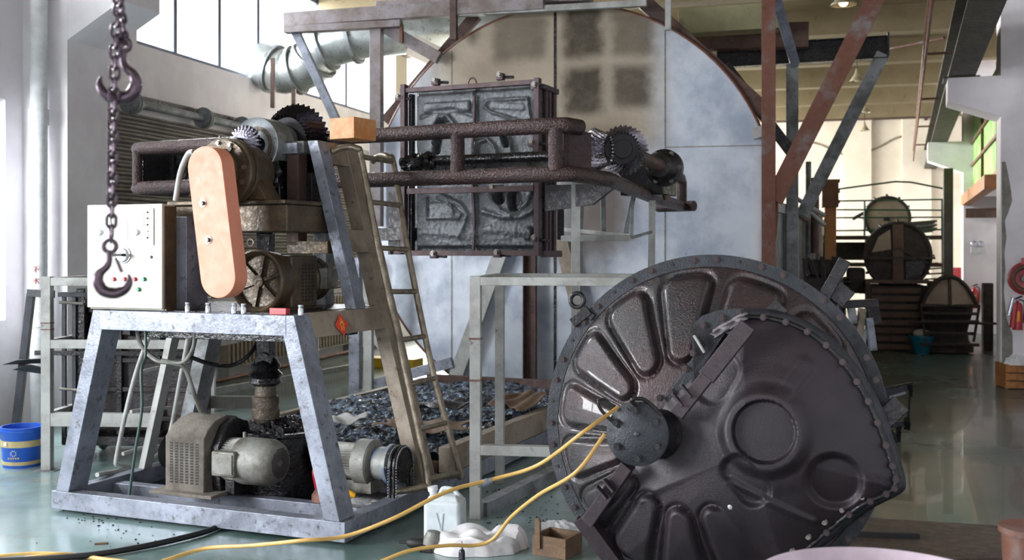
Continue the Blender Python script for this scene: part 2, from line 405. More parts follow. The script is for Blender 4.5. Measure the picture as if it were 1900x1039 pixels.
# ---- right side: two columns with corbels carrying the crane runway
RX = (P(1857, 300, 12.6).x, P(1787, 300, 20.5).x)
dr = V((RX[1] - RX[0], 7.9, 0)).normalized(); ryaw = math.degrees(math.atan2(dr.y, dr.x))
RW = Fr((RX[0], 12.6, 0), ryaw)     # a = away along the columns' faces, b>0 = towards the room (left)
def right_column(s0, s1, width, px_tip, py_top, py_tip, py_root, name):
    o = RW.w(s0, 0, 0); Y = o.y; mb = MB()
    # jagged broken plaster is a child; the column proper:
    mb.box(RW, s0, s1, -width, 0, 0, CEIL)
    tip = P(px_tip, py_tip, Y); top = P(px_tip, py_top, Y).z; d = (tip - o); bl = d.dot(RW.y)
    rz = P(CX, py_root, Y).z
    pts = [RW.w(s0 + .001, -.05, rz), RW.w(s0 + .001, bl, tip.z), RW.w(s0 + .001, bl, top), RW.w(s0 + .001, -.05, top)]
    mb.prism(pts, RW.x * (s1 - s0 - .002))
    return struct(obj(name, mb, m_white)), bl, top
colR1, bl1, top1 = right_column(0, .62, 1.6, 1760, 140, 183, 219, 'trim_6')
colR2, bl2, top2 = right_column(8.35, 8.95, 1.04, 1722, 262, 296, 322, 'trim_7')
# bare concrete showing where the plaster broke away along the first column's edge
random.seed(4)
jp = [];
for py, px in ((300, 1866), (330, 1872), (352, 1876), (372, 1878), (392, 1872), (410, 1864), (440, 1868), (470, 1863), (500, 1866), (540, 1862), (590, 1868), (620, 1878), (655, 1880), (680, 1868), (712, 1862)):
    q = Fr(RW.w(0, 0, 0), ryaw - 90).front(px, py, -.012); jp.append(q)
NF = Fr(RW.w(0, 0, 0), ryaw - 90)   # near face of the first column: a = right, b = away
poly = [NF.w(.01, -.004, jp[0].z)] + [NF.w(q.x + .004 * math.sin(i * 3), -.004, q.z) for i, q in enumerate(jp)] + [NF.w(.01, -.004, jp[-1].z)]
struct(obj('trim_8', MB().prism(poly, NF.y * .012), m_concrete))
# right wall in line with the columns
struct(obj('wall_right', holed(RW, .621, 18, 0, CEIL, -1.05, -.8, []), m_white))
# crane runway beam (I section) on both corbels
tg = thing('crane_beam', 'dark steel crane runway beam resting on the right-hand corbels', 'crane beam', RW.w(4, bl1 - .25, top1))
m_rail = worn('dark olive steel', '3A3C34', '4C4A3E', '24241E', (.5, .7), .2, 3, .002, 40)
ib = MB(); bc = .42
ib.box(RW, -7, 17, bc - .15, bc + .15, top1 + .02, top1 + .05); ib.box(RW, -7, 17, bc - .01, bc + .01, top1 + .05, top1 + .5); ib.box(RW, -7, 17, bc - .15, bc + .15, top1 + .5, top1 + .53)
obj('girder', ib, m_rail, tg)
ib = MB().box(RW, -7, 17, bc - .035, bc + .035, top1 + .53, top1 + .6); obj('rail', ib, m_rustred, tg)
for s in (.02, 8.37):
    obj('bearing_plate', MB().box(RW, s, s + .5, bc - .2, bc + .2, top1 - .0, top1 + .02), m_rail, tg)
    obj('stiffener', MB().box(RW, s + .01, s + .45, bc - .14, bc - .01, top1 + .05, top1 + .5), m_rail, tg)
# conductor ladder (two red rails with rungs) beside the runway
tl = thing('conductor_rail', 'rust red ladder-like conductor rail hung beside the crane beam', 'rail', RW.w(3, bl1, top1))
a_ = MB(); b_ = MB()
for dz in (0, .26):
    a_.cyl(RW.w(-6, bc + .42, top1 + .1 + dz), RW.w(14, bc + .42, top1 + .1 + dz), .015, 8)
obj('rails', a_, m_rustred, tl)
for i in range(26): obj('rung', MB().cyl(RW.w(-5.5 + i * .75, bc + .42, top1 + .1), RW.w(-5.5 + i * .75, bc + .42, top1 + .36), .01, 6), m_rustred, tl)
for s in (-4, .3, 4.5, 8.6, 12.5): obj('bracket', MB().beam(RW.w(s, bc + .1, top1 + .35), RW.w(s, bc + .43, top1 + .35), .03, .03), m_rustred, tl)

# ---- the parts of the hall beside and behind the photographer
struct(obj('wall_right_near', MB().box(RW, -16.5, -.02, -1.6, -1.35, 0, CEIL), m_white)).name = 'wall_right'
bkm = holed(Fr((0, -3.2, 0), 0), -8.3, 2.2, 0, CEIL, 0, .25, [(-5, 1.2, 0, 3.6)])
struct(obj('wall_front', bkm, m_white))
struct(obj('trim_9', MB().box(CB, -7.25, 9, -3.6, 4.5, 5.4, 5.6), m_slab))
# ================================================================ THE ROUND OVEN AND ITS STEEL FRAME
OV = Fr(P(1048, 390, 12.3), -13)
OR = 2.34
def ovp(px, py, b=0): return OV.front(px, py, b)
def oven_mat():
    t = NT('sooty zinc sheet'); sx = t.n('ShaderNodeSeparateXYZ'); t.l(t.co, sx.inputs[0]); X, Z = sx.outputs[0], sx.outputs[2]
    mp = t.n('ShaderNodeMapping'); mp.inputs['Scale'].default_value = (1, 1, .35); t.l(t.co, mp.inputs['Vector'])
    n1 = t.noise(1.3, 6, .65); n2 = t.noise(7, 5, .7); nb = t.noise(2.2, 5, .6, mp.outputs[0]); nw = t.noise(4, 3, .6)
    base = t.mix(t.ramp(n1, .38, .64), srgb('BCC3CE'), srgb('98A2B2'))
    base = t.mix(t.ramp(nb, .5, .68, 0, .55), base, srgb('D4D5D6'))
    def rect(x0, x1, z0, z1, soft):
        wx = t.math('ADD', X, t.math('MULTIPLY', t.math('SUBTRACT', nw, .5), .22)); wz = t.math('ADD', Z, t.math('MULTIPLY', t.math('SUBTRACT', n1, .5), .22))
        a = t.math('MULTIPLY', t.ramp(wx, x0 - soft, x0 + soft), t.ramp(wx, x1 - soft, x1 + soft, 1, 0))
        b = t.math('MULTIPLY', t.ramp(wz, z0 - soft, z0 + soft), t.ramp(wz, z1 - soft, z1 + soft, 1, 0))
        return t.math('MULTIPLY', a, b)
    zo = -oz
    def px(x, y): q = ovp(x, y); return q.x * 1.0 + ox, q.z - oz
    # broad brown scorch over the upper middle
    x0, z0 = px(800, 300); x1, z1 = px(1225, -30)
    base = t.mix(t.math('MULTIPLY', rect(x0, x1, z0, z1, .3), .85), base, srgb('95866C'))
    x0, z0 = px(1038, 470); x1, z1 = px(1165, 230)
    base = t.mix(t.math('MULTIPLY', rect(x0, x1, z0, z1, .22), .8), base, srgb('5C4A34'))
    for (a, b, c, d, k) in ((1046, 108, 1118, 8, .93), (1134, 106, 1212, 14, .62), (1046, 214, 1118, 122, .96), (1134, 204, 1208, 122, .85), (912, 112, 1012, 26, .6), (770, 240, 860, 170, .3), (905, 700, 1050, 560, .18), (1040, 540, 1130, 440, .5)):
        x0, z0 = px(a, b); x1, z1 = px(c, d)
        spk = t.ramp(n2, .25, .6, .86, 1)
        base = t.mix(t.math('MULTIPLY', t.math('MULTIPLY', rect(x0, x1, z0, z1, .085), spk), k), base, srgb('30281A'))
    rst = t.math('MULTIPLY', t.ramp(n2, .62, .72), t.ramp(n1, .5, .62)); base = t.mix(t.math('MULTIPLY', rst, .7), base, srgb('5E4430'))
    return t.fin(base, t.ramp(n1, .3, .7, .38, .6), .35, t.bump(n1, .02, .6))
# the mesh is clipped where the disc would meet the floor
zcut = .09 - OV.O.z
n = 160; ring = []
for k in range(n):
    a = 2 * math.pi * k / n; ring.append((math.cos(a) * OR, max(math.sin(a) * OR, zcut)))
dmb = MB(); dmb.prism([OV.w(x, 0, z) for x, z in ring], OV.y * .05)
cx_ = sum((OV.w(x, 0, z) for x, z in ((-OR, 0), (OR, 0))), V((0, 0, 0))) / 2
oven = thing('rotomoulding_oven', 'huge round grey zinc oven end wall scorched brown near its top', 'oven', OV.w(0, .5, -OV.O.z))
lo = [min(OV.w(x, yy, 0)[i] for x, z in ring for yy in (0, .05)) for i in (0, 1)]; hi = [max(OV.w(x, yy, 0)[i] for x, z in ring for yy in (0, .05)) for i in (0, 1)]
Oo = V(((lo[0] + hi[0]) / 2, (lo[1] + hi[1]) / 2, .09))
ca_ = math.cos(R(13)); ox = 0.0; oz = zcut
# object coords run along world X/Z: convert local a to world X
_ovp = ovp
def ovp(px, py, b=0):
    q = OV.front(px, py, b); return V((q.x * ca_, q.y, q.z))
od = obj('end_wall', dmb, oven_mat(), oven)
OVb = MB(); OVb.lathe(OV.O + OV.y * .05, OV.y, [(OR - .1, 0), (OR - .1, 4.4), (0, 4.4)], 96); OVb.v = [V((v.x, v.y, max(v.z, .02))) for v in OVb.v]
obj('drum_shell', OVb, m_cream, oven)
rim = MB(); rp = [OV.w(math.cos(2 * math.pi * k / 120) * (OR + .0), .025, max(math.sin(2 * math.pi * k / 120) * OR, zcut)) for k in range(120)]
rim.tube(rp, .028, 8, closed=True); obj('edge_rim', rim, m_rustred, oven)
def q_(px, py, b=0): q = OV.front(px, py, b); return q
for (px, y0, y1, wd, mt) in ((838, 85, 640, .012, m_bolt), (1030, 14, 740, .03, m_black), (1234, 60, 620, .012, m_bolt)):
    s = q_(px, 300).x; h = math.sqrt(max(0, (OR - .03) ** 2 - s * s)); za = -min(h, -zcut - .02)
    obj('seam', MB().box(OV, s - wd / 2, s + wd / 2, -.008, .0, za, h), mt, oven)
s0 = q_(1234, 273).x; obj('seam', MB().box(OV, s0, math.sqrt(OR ** 2 - .62 ** 2) - .06, -.006, 0, q_(1300, 272).z - .005, q_(1300, 272).z + .005), m_bolt, oven)
# hinge lug at the right edge
c_ = q_(1408, 245, -.03); obj('hinge_lug', MB().beam(OV.w(c_.x - .07, -.03, c_.z - .02), OV.w(c_.x + .12, -.03, c_.z + .03), .05, .12, OV.y), m_light, oven)
# ---- the frame bars round the oven: each bar a part of one steel frame
frm = thing('oven_support_frame', 'rust brown and grey steel girder frame standing in front of and around the round oven', 'steel frame', OV.w(0, -.2, -OV.O.z))
def bar(p0, p1, b, wd, mat, dep=.1, b1=None, kind='beam', name='brace', par=None):
    a = OV.front(*p0, b); c = OV.front(*p1, b if b1 is None else b1); mb = MB()
    A_, C_ = OV.w(*a), OV.w(*c)
    if kind == 'beam': mb.beam(A_, C_, dep, wd, OV.y)
    elif kind == 'chan': mb.channel(A_, C_, wd, dep, .012, OV.y.cross((C_ - A_).normalized()))
    elif kind == 'i': mb.ibeam(A_, C_, dep, wd)
    return obj(name, mb, mat, par if par is not None else frm, .004)
m_frame = worn('grey brown painted girder', '8A8488', '6E645F', '5A3E34', (.45, .65), .2, 3, .002, 40, .5, .6)
# floor sill with a channel track
bar((800, 731), (1300, 731), -.14, .045, m_light, .12, name='sill')
bar((840, 752), (1010, 752), -.42, .16, m_rust, .08, name='track')
# uprights and braces in front of the disc
bar((985, 462), (985, 736), -.16, .15, m_rust, .1, kind='chan', name='upright')
bar((940, 440), (838, 722), -.16, .16, m_light, .09, name='brace')
bar((1040, 440), (1110, 722), -.16, .15, m_tan, .09, name='brace')
# left gantry: beam, posts and braces
bar((530, 38), (1010, 5), -.25, .16, m_frame, .14, name='top_beam')
bar((530, 56), (745, 44), -.3, .08, m_frame, .12, name='lower_beam')
bar((540, 40), (628, 232), -.25, .1, m_grey, .07, name='brace')
bar((699, 40), (699, 420), -.25, .135, m_frame, .12, name='upright')
bar((712, 50), (815, 108), -.2, .14, m_frame, .1, name='brace')
bar((815, 108), (765, 85), .35, .25, m_cream, .2, name='brace')
bar((884, 28), (716, 226), .1, .13, m_rust, .1, name='brace')
bar((842, -10), (842, 74), -.3, .08, m_rust, .08, name='hanger')
bar((745, 45), (745, 80), -.3, .04, m_rustred, .05, name='hanger')
bar((838, 26), (1200, 6), -.25, .07, m_light, .08, name='top_beam')
bar((700, 12), (1100, -6), -.05, .1, m_frame, .14, name='top_beam')
bar((860, 0), (880, 24), -.2, .05, m_frame, .05, name='brace')
bar((660, 478), (660, 722), -.4, .13, m_grey, .12, name='upright')
bar((684, 470), (684, 735), -.6, .1, m_light, .08, name='upright')
bar((688, 715), (840, 672), -.2, .12, m_grey, .08, name='brace')
bar((690, 620), (745, 700), -.3, .07, m_light, .06, name='brace')
# right side: upright, hanger and long braces
bar((1426, -15), (1426, 728), -.05, .15, m_rustred, .12, name='upright')
bar((1240, -10), (1240, 56), -.12, .065, m_light, .06, name='hanger')
bar((1185, -5), (1425, 212), .12, .17, m_rust, .12, name='brace')
bar((1345, 120), (1470, 285), .4, .12, m_dark, .1, name='brace')
bar((1340, 150), (1410, 262), .3, .09, m_tan, .05, name='brace')
bar((1635, -25), (1436, 372), -.05, .2, m_rustred, .1, name='long_brace')
bar((1470, 690), (1470, 120), 1.2, .14, m_greydk, .12, name='upright')
bar((1438, -10), (1475, 118), .2, .11, m_grey, .07, b1=1.1, name='brace')
bar((1638, 100), (1488, 400), 1.7, .16, m_greydk, .12, name='long_brace')
bar((1330, 107), (1647, 88), 1.7, .26, m_dark, .16, kind='i', name='cross_beam')
bar((1647, 62), (1647, 106), 1.66, .02, m_dark, .2, name='end_plate')
bar((1260, 44), (1445, 32), .9, .3, m_cream, .3, name='duct_beam').active_material = worn('olive duct paint', '8C8866', '7A7658', '5A5640', (.5, .7), 0, 2, .002, 30)
bar((1270, 72), (1500, 66), 1.4, .3, m_rust, .2, name='cross_beam')
bar((1330, 50), (1362, 78), 1.3, .06, m_rust, .06, name='brace')
# side wall of the oven housing with vertical ribs (seen edge on at the right)
sd = thing('oven_side_panels', 'grey ribbed panel row along the right flank of the oven behind the brown upright', 'panel wall', OV.w(2.6, 1, -OV.O.z))
a0 = OV.loc(P(1432, 460, 11.6)); SF = Fr(V((P(1438, 460, 12.0).x, 12.0, 0)), 90 - 19.5)
def sp_(px): return SF.front(px, 450, 0).x
zt = 2.02
obj('top_rail', MB().box(SF, 0, sp_(1532), -.03, .06, zt, zt + .12), m_light, sd)
xs = [0] + [sp_(x) for x in (1455, 1472, 1490, 1505, 1518, 1530)]
for i in range(len(xs) - 1):
    obj('panel', MB().box(SF, xs[i], xs[i + 1], .0, .03, 0, zt), m_grey if i % 2 else m_greydk, sd); obj('rib', MB().box(SF, xs[i + 1] - .06, xs[i + 1], -.07, 0, 0, zt), m_light, sd)
# the big galvanised duct crossing behind the gantry
dk = thing('ventilation_duct', 'large spiral galvanised air duct bending under the gantry beam', 'duct', P(540, 200, 14.5))
def dpt(px, py, Y): return P(px, py, Y)
path = bez([dpt(480, 118, 14.2), dpt(530, 133, 14.1), dpt(575, 120, 14.0), dpt(600, 90, 13.9), dpt(650, 74, 13.8), dpt(720, 62, 13.7), dpt(900, 48, 13.5), dpt(1080, 30, 13.3)], 14)
rr = [.28] * len(path)
for i in range(15): rr[i] = .29
d_ = MB().tube(path, rr, 28); obj('duct_tube', d_, m_galv, dk)
for i in (8, 20, 32, 44, 58):
    c = path[i]; d = (path[i + 1] - path[i]).normalized(); obj('collar', MB().lathe(c - d * .03, d, [(.29, 0), (.325, 0), (.325, .05), (.29, .05)], 28), m_greydk, dk)
b = MB().tube([dpt(478, 118, 14.3), dpt(430, 112, 15.0)], .3, 24)
# small posts on the sill by the wall
for i, (px, y0, y1) in enumerate(((506, 108, 200), (545, 165, 215))):
    q = P(px, y0, 13.4); r_ = P(px, y1, 13.4); MBx = MB().beam(r_, q, .05, .05); obj('support_rod', MBx, m_rust, dk)
# ================================================================ GEARS
def gear(O, ax, prof, n, twist=0.0, start=0.0):
    """prof = [(radius, height, tooth depth)]; teeth swell out of the surface, twisting along the profile"""
    ax = V(ax).normalized(); e, u = perp(ax); O = V(O); m = n * 8; np_ = len(prof); mb = MB()
    def fn(i, j):
        k = round(i * m) % m; q = round(j * (np_ - 1)); r, h, am = prof[q]
        ph = (k / 8 + twist * q / (np_ - 1) * 1.0) % 1.0
        t = max(0, min(1, (0.5 - abs(ph - .5)) * 5 - .75))
        a = 2 * math.pi * k / m + start
        return O + ax * (h + (0)) + (e * math.cos(a) + u * math.sin(a)) * max(r + am * (t - .5), 1e-4)
    return mb.grid(fn, m, np_ - 1, True)
def bevel(O, ax, r, n, w, name, parent, mat=None, twist=2.2, am=.022):   # cone-faced gear, teeth towards ax
    k = 8; ax = V(ax).normalized(); O = V(O)
    pr = [(r * .55, -.02, 0), (r * .93, -.02, 0), (r, 0, am)] + [(r * (1 - .34 * q / k), w * q / k, am) for q in range(1, k + 1)] + [(r * .62, w * .85, 0)]
    g = obj(name, gear(O, ax, pr, n, twist), mat or m_gear, parent, smooth=30)
    obj('hub_face', MB().lathe(O, ax, [(r * .64, w * .5), (r * .63, w * .82), (r * .4, w * .78), (r * .38, w * .95), (r * .2, w * .97), (.0, w * .9)], 32), m_blk, g)
    return g
# ================================================================ THE DRIVE CARRIAGE (left foreground)
M = Fr(FL(640, 1015), -22.1); K = .262
def lean(px, py, a0=0.0): return M.hit(px, py, (1, 0, K), -a0)
def leanL(px, py, a0=0.0): return M.hit(px, py, (1, 0, -K), -2.06 - a0)
mc = thing('drive_carriage', 'tall grey welded steel carriage with sloping legs and a top platform', 'machine frame', M.w(-1.03, .6, 0))
def mp(name, mb, mat, bev=.004, par=None, **k): return obj(name, mb, mat, mc if par is None else par, bev, **k)
LA = -2.06
for (nm, a0_, a1_, b0, b1) in (('base_rail', LA, 0, 0, .09), ('base_rail', LA, LA + .09, .091, 1.3), ('base_rail', -.09, 0, .091, 4.9), ('base_rail', LA + .091, -.091, 1.12, 1.24), ('base_rail', LA + .091, -.091, .42, .50)):
    mp(nm, MB().box(M, a0_, a1_, b0, b1, .02 if b0 != .42 else .03, .13 if b0 != .42 else .1), m_grey)
mp('floor_tray', MB().box(M, LA + .1, -.1, .1, 1.1, .015, .03), m_dark, 0)
for a in (LA + .12, -.4): mp('caster', MB().lathe(M.w(a, .1, .022) - M.x * .02, M.x, [(0, 0), (.022, 0), (.022, .04), (0, .04)], 16), m_blk, 0)
def leg(side, b0, b1, z0, z1, wd=.1, mat=m_grey, name='leg'):
    mb = MB(); pts = []
    for z in (z0, z1):
        a = -K * z if side > 0 else LA + K * z
        o0, o1 = (a - wd, a) if side > 0 else (a, a + wd)
        pts += [M.w(o0, b0, z), M.w(o1, b0, z), M.w(o1, b1, z), M.w(o0, b1, z)]
    return mp(name, mb.hexa(pts), mat)
leg(1, .002, .16, .13, 1.235); leg(-1, .002, .16, .13, 1.235); leg(-1, 1.05, 1.2, .13, 1.235, .1, m_greydk); leg(-1, .72, .8, .13, 1.2, .05, m_light)
ZT = 1.235
mp('top_rail', MB().box(M, LA + K * ZT + .05, -K * ZT - .05, .0, .09, ZT - .115, ZT), m_grey)
mp('top_rail', MB().box(M, LA + K * ZT + .02, -K * ZT - .02, 1.1, 1.18, ZT - .115, ZT), m_grey)
mp('side_rail', MB().hexa([M.w(-K * 1.1 - .08, .161, 1.1), M.w(-K * 1.1, .161, 1.1), M.w(-K * 1.1, 1.05, 1.1), M.w(-K * 1.1 - .08, 1.05, 1.1)] + [M.w(-K * ZT - .08, .161, ZT), M.w(-K * ZT, .161, ZT), M.w(-K * ZT, 1.05, ZT), M.w(-K * ZT - .08, 1.05, ZT)]), m_tan)  # flank rails in tan: side light put into the colour, over dust
mp('side_rail', MB().hexa([M.w(LA + K * 1.1, .161, 1.1), M.w(LA + K * 1.1 + .08, .161, 1.1), M.w(LA + K * 1.1 + .08, 1.05, 1.1), M.w(LA + K * 1.1, 1.05, 1.1)] + [M.w(LA + K * ZT, .161, ZT), M.w(LA + K * ZT + .08, .161, ZT), M.w(LA + K * ZT + .08, 1.05, ZT), M.w(LA + K * ZT, 1.05, ZT)]), m_tan)
mp('deck_plate', MB().box(M, LA + K * ZT + .01, -K * ZT - .09, .09, 1.1, ZT - .03, ZT + .003), m_dark, 0)
mp('deck_beam', MB().box(M, LA + K * ZT + .1, -K * ZT - .12, .2, .3, ZT - .17, ZT - .031), m_black); mp('deck_beam', MB().box(M, LA + K * ZT + .1, -K * ZT - .12, .8, .9, ZT - .17, ZT - .031), m_black)
ZG = 2.27
leg(1, .67, .79, ZT, ZG, .075, m_grey, 'tall_post'); leg(1, 1.0, 1.18, .13, ZG, .1, m_tan, 'tall_post')  # same steel; the tan post carries its side-face light as colour
def lbar(b0, b1, z0, z1, mat, wd=.08, name='cross_bar'):
    mp(name, MB().hexa([M.w(-K * z0 - wd, b0, z0), M.w(-K * z0 - .004, b0, z0), M.w(-K * z0 - .004, b1, z0), M.w(-K * z0 - wd, b1, z0), M.w(-K * z1 - wd, b0, z1), M.w(-K * z1 - .004, b0, z1), M.w(-K * z1 - .004, b1, z1), M.w(-K * z1 - wd, b1, z1)]), mat)
lbar(.79, 1.0, 2.13, ZG, m_tan); lbar(.79, 1.0, 1.58, 1.72, m_tan)
aL = M.front(532, 300, .67).x
mp('head_post', MB().box(M, aL, aL + .085, .67, .77, 1.62, ZG), m_rust)
mp('head_rail', MB().box(M, aL, -K * ZG - .1, .67, .77, ZG - .075, ZG), m_greydk)
mp('head_rail', MB().box(M, aL, -K * 1.65 - .09, .67, .77, 1.57, 1.65), m_oily)
mp('head_rail', MB().box(M, aL, -K * ZG - .1, 1.0, 1.1, ZG - .075, ZG), m_greydk)
mp('head_post', MB().box(M, aL - .02, aL + .08, 1.0, 1.1, ZT, ZG), m_greydk)
mp('head_plate', MB().box(M, aL - .02, aL + .12, .771, 1.0, 1.7, 2.08), m_dark)
# red diamond fortune sticker on the side rail
q = lean(633, 603, -.004); n_ = (M.x + M.z * K).normalized(); up_ = (M.z - n_ * n_.dot(M.z)).normalized(); c = M.w(*q) + n_ * .004
dia = MB().prism([c + up_ * .066, c + M.y * .075, c - up_ * .066, c - M.y * .075], n_ * .0015)
ds = mp('diamond_sticker', dia, plain('sticker red', 'D8402C', .6), 0, label='red paper diamond sticker with a gold character')
m_gold = plain('sticker gold', 'F0B040', .6)
for k_, (x0, y0, x1, y1) in enumerate([(0, 1, 0, .2), (-.6, .55, .6, .55), (-.1, .5, -.7, 0), (.1, .5, .7, 0), (-.35, -.1, .35, -.1), (-.35, -.1, -.35, -.8), (.35, -.1, .35, -.8), (-.35, -.45, .35, -.45), (-.35, -.8, .35, -.8)]):
    obj('gold_stroke', MB().beam(c + n_ * .003 + M.y * x0 * .035 + up_ * y0 * .04, c + n_ * .003 + M.y * x1 * .035 + up_ * y1 * .04, .007, .002, M.y), m_gold, ds)
# ladder on the right flank
ld = thing('access_ladder', 'bent steel tube ladder leaning on the right flank of the grey carriage', 'ladder', M.w(-.1, 1, .1))
LO = -.16
def lp(px, py, a0=LO): return M.w(*lean(px, py, a0))
r1 = [lp(616, 281, .0), lp(640, 273, -.08), lp(663, 276), lp(671, 296), lp(702, 460), lp(742, 640), lp(792, 878), lp(782, 903, -.13), M.w(-.05, .62, .16)]
r2 = [lp(690, 300, .0), lp(706, 288, -.08), lp(722, 292), lp(731, 308), lp(757, 465), lp(801, 680), lp(851, 868), lp(846, 882, -.13), M.w(-.05, 1.08, .16)]
obj('stile', MB().tube(bez(r1, 6), .02, 12), m_ladder, ld); obj('stile', MB().tube(bez(r2, 6), .02, 12), m_ladder, ld)
def onpoly(pts, f):
    L = bez(pts, 6); zs = f
    best = min(L, key=lambda p: abs(p.z - zs)); return best
for (ya, yb, xa, xb) in ((291, 300, 671, 728), (375, 381, 688, 742), (460, 463, 703, 757), (541, 541, 720, 773), (631, 624, 741, 787), (714, 702, 757, 805), (797, 784, 775, 828), (890, 877, 795, 852)):
    A_ = lp(xa, ya); B_ = lp(xb, yb); obj('rung', MB().cyl(A_, B_, .017, 10), m_ladder, ld)
# the smaller ladder on the left flank
l2 = thing('access_ladder', 'bent steel tube ladder on the left flank of the carriage beside the hanging cables', 'ladder', M.w(LA, .4, .1))
def lq(px, py, a0=.1): return M.w(*leanL(px, py, a0))
g1 = [lq(262, 640), lq(250, 700), lq(217, 845), lq(222, 862), lq(246, 868), M.w(LA + .03, .35, .16)]
g2 = [lq(352, 612), lq(335, 700), lq(312, 815), M.w(LA + .03, .85, .15)]
g1 = [lq(290, 590)] + g1[1:]
obj('stile', MB().tube(bez(g1, 6), .015, 10), m_light, l2); obj('stile', MB().tube(bez(g2, 6), .015, 10), m_light, l2)
for (a, b) in (((262, 690), (336, 680)), ((243, 764), (318, 757)), ((228, 842), (300, 828))): obj('rung', MB().tube(bez([lq(*a), (lq(*a) + lq(*b)) / 2 + V((0, 0, .012)), lq(*b)], 5), .013, 10), m_light, l2)
# white post wrapped with foam
wp = thing('wrapped_post', 'white square post with foam wrapped round its top behind the small ladder', 'post', FL(292, 838))
o_ = FL(292, 838); zt_ = P(292, 660, o_.y).z
obj('post_tube', MB().box(Fr(o_, -22), -.04, .04, -.04, .04, 0, zt_ - .02), m_light, wp)
random.seed(3)
fo = MB(); fo.lathe(o_ + V((0, 0, zt_ - .14)), (0, 0, 1), [(.05, 0), (.075, .03), (.08, .08), (.07, .12), (.085, .15), (.05, .18), (.001, .185)], 14)
fo.v = [v + V((random.uniform(-.008, .008),) * 3) for v in fo.v]; obj('foam_wrap', fo, plain('foam', 'D8D2C0', .9), wp)
# ---- control cabinet
zc = ZT + .003
cb_ = thing('control_cabinet', 'cream control cabinet with dials, gauges and push buttons on the carriage deck', 'control cabinet', M.w(-1.6, .2, zc))
f0 = M.front(165, 380, .03); f1 = M.front(301, 379, .03); aX = M.front(160, 575, .03).x; aY = M.front(299, 576, .03).x
zct = f1.z; a_0 = (f0.x + aX) / 2; a_1 = (f1.x + aY) / 2
obj('body', MB().box(M, a_0, a_1, .05, .15, zc, zct), m_cabinet, cb_, .006)
cdoor = obj('door', MB().box(M, a_0 - .004, a_1 + .004, .03, .049, zc + .01, zct + .004), m_cabinet, cb_, .005)
obj('side_cover', MB().box(M, a_1 + .001, a_1 + .012, .055, .145, zc, zct - .01), m_oily, cb_)
m_lite = plain('grey plate', 'C9CCCE', .4, .2); m_gauge = plain('gauge face', 'E8E8E4', .3)
def cpt(px, py, b=.03): q = M.front(px, py, b); return q
def plate(px0, py0, px1, py1, mat, name, par=None, t=.008, b=.03):
    p0 = cpt(px0, py1, b); p1 = cpt(px1, py0, b); return obj(name, MB().box(M, p0.x, p1.x, b - t, b, p0.z, p1.z), mat, par or cb_, .002)
m1 = plate(172, 386, 206, 452, m_gauge, 'meter_panel'); m2 = plate(243, 386, 286, 455, m_gauge, 'meter_panel')
plate(221, 407, 237, 444, m_gauge, 'name_plate', t=.003)
plate(247, 391, 268, 420, m_lite, 'display', m2, .003, .022); plate(175, 391, 196, 418, m_lite, 'display', m1, .003, .022)
def knob(px, py, r, h, mat, name, par=None, b=.03):
    q = cpt(px, py, b); c = M.w(*q); return obj(name, MB().lathe(c, -M.y, [(r * 1.2, 0), (r * 1.2, h * .25), (r, h * .3), (r * .9, h), (0, h)], 20), mat, par or cb_)
knob(254, 431, .017, .02, m_chrome, 'dial', m2, .022); knob(186, 431, .017, .02, m_chrome, 'dial', m1, .022)
for y, mt in ((394, m_blk), (405, m_blk), (417, m_blk), (429, m_red), (441, m_blk)): knob(274, y, .005, .006, mt, 'indicator', m2, .022)
mk = knob(230, 473, .042, .025, m_chrome, 'main_switch'); obj('switch_handle', MB().box(M, cpt(230, 473).x - .035, cpt(230, 473).x + .035, -.03, .005, cpt(230, 473).z - .009, cpt(230, 473).z + .009), m_blk, mk)
m_btng = plain('green button', '1E8A5A', .3); m_btnr = plain('red button', 'C03A48', .3)
for (x, y, mt) in ((182, 518, m_btnr), (212, 518, m_btnr), (232, 518, m_btnr), (251, 518, m_btnr), (268, 518, m_btng), (184, 538, m_btnr), (223, 537, m_btnr), (258, 537, m_btng)): knob(x, y, .011, .016, mt, 'push_button')
knob(281, 477, .008, .004, m_blk, 'key_hole')
# grey box column behind the cabinet
aa0 = M.front(314, 500, .2).x; aa1 = M.front(346, 500, .2).x
tag(obj('steel_box_column', MB().box(M, aa0, aa1, .2, .4, zc, M.front(330, 402, .2).z), m_grey, None, .004), 'plain grey box column between the cream cabinet and the orange guard', 'column')
# ---- upper gearbox with the orange belt guard
gb = thing('gearbox_unit', 'brown oily gearbox with bolted round flange above the carriage deck', 'gearbox', M.w(-.9, .4, zc))
zb0 = M.front(540, 430, .3).z; zb1 = M.front(540, 378, .3).z; ab0 = M.front(318, 400, .3).x; ab1 = M.front(533, 400, .3).x
obj('housing_box', MB().box(M, ab0, ab1, .3, .72, zb0, zb1), m_oily, gb, .01)
obj('housing_flange', MB().box(M, ab0 - .01, ab1 + .005, .27, .76, zb1, zb1 + .025), m_oily, gb, .006)
fc = M.front(416, 318, .22); FC = M.w(fc.x, 0, fc.z); ay = M.y
def lat(prof, name, mat, par=None, seg=40, c=None): return obj(name, MB().lathe(FC if c is None else c, ay, prof, seg), mat, par or gb)
lat([(0, .16), (.13, .16), (.13, .19), (.185, .19), (.185, .215), (.2, .22), (.2, .25), (.185, .255), (.185, .27), (.2, .275), (.2, .3), (.17, .31), (.16, .5), (.1, .55), (.1, .6), (0, .6)], 'round_flange', m_oily)
for k in range(12):
    a = 2 * math.pi * k / 12 + .1; obj('bolt', MB().bolt(FC + ay * .19 + (M.x * math.cos(a) + M.z * math.sin(a)) * .165, -ay, .012, .016), m_bolt, gb)
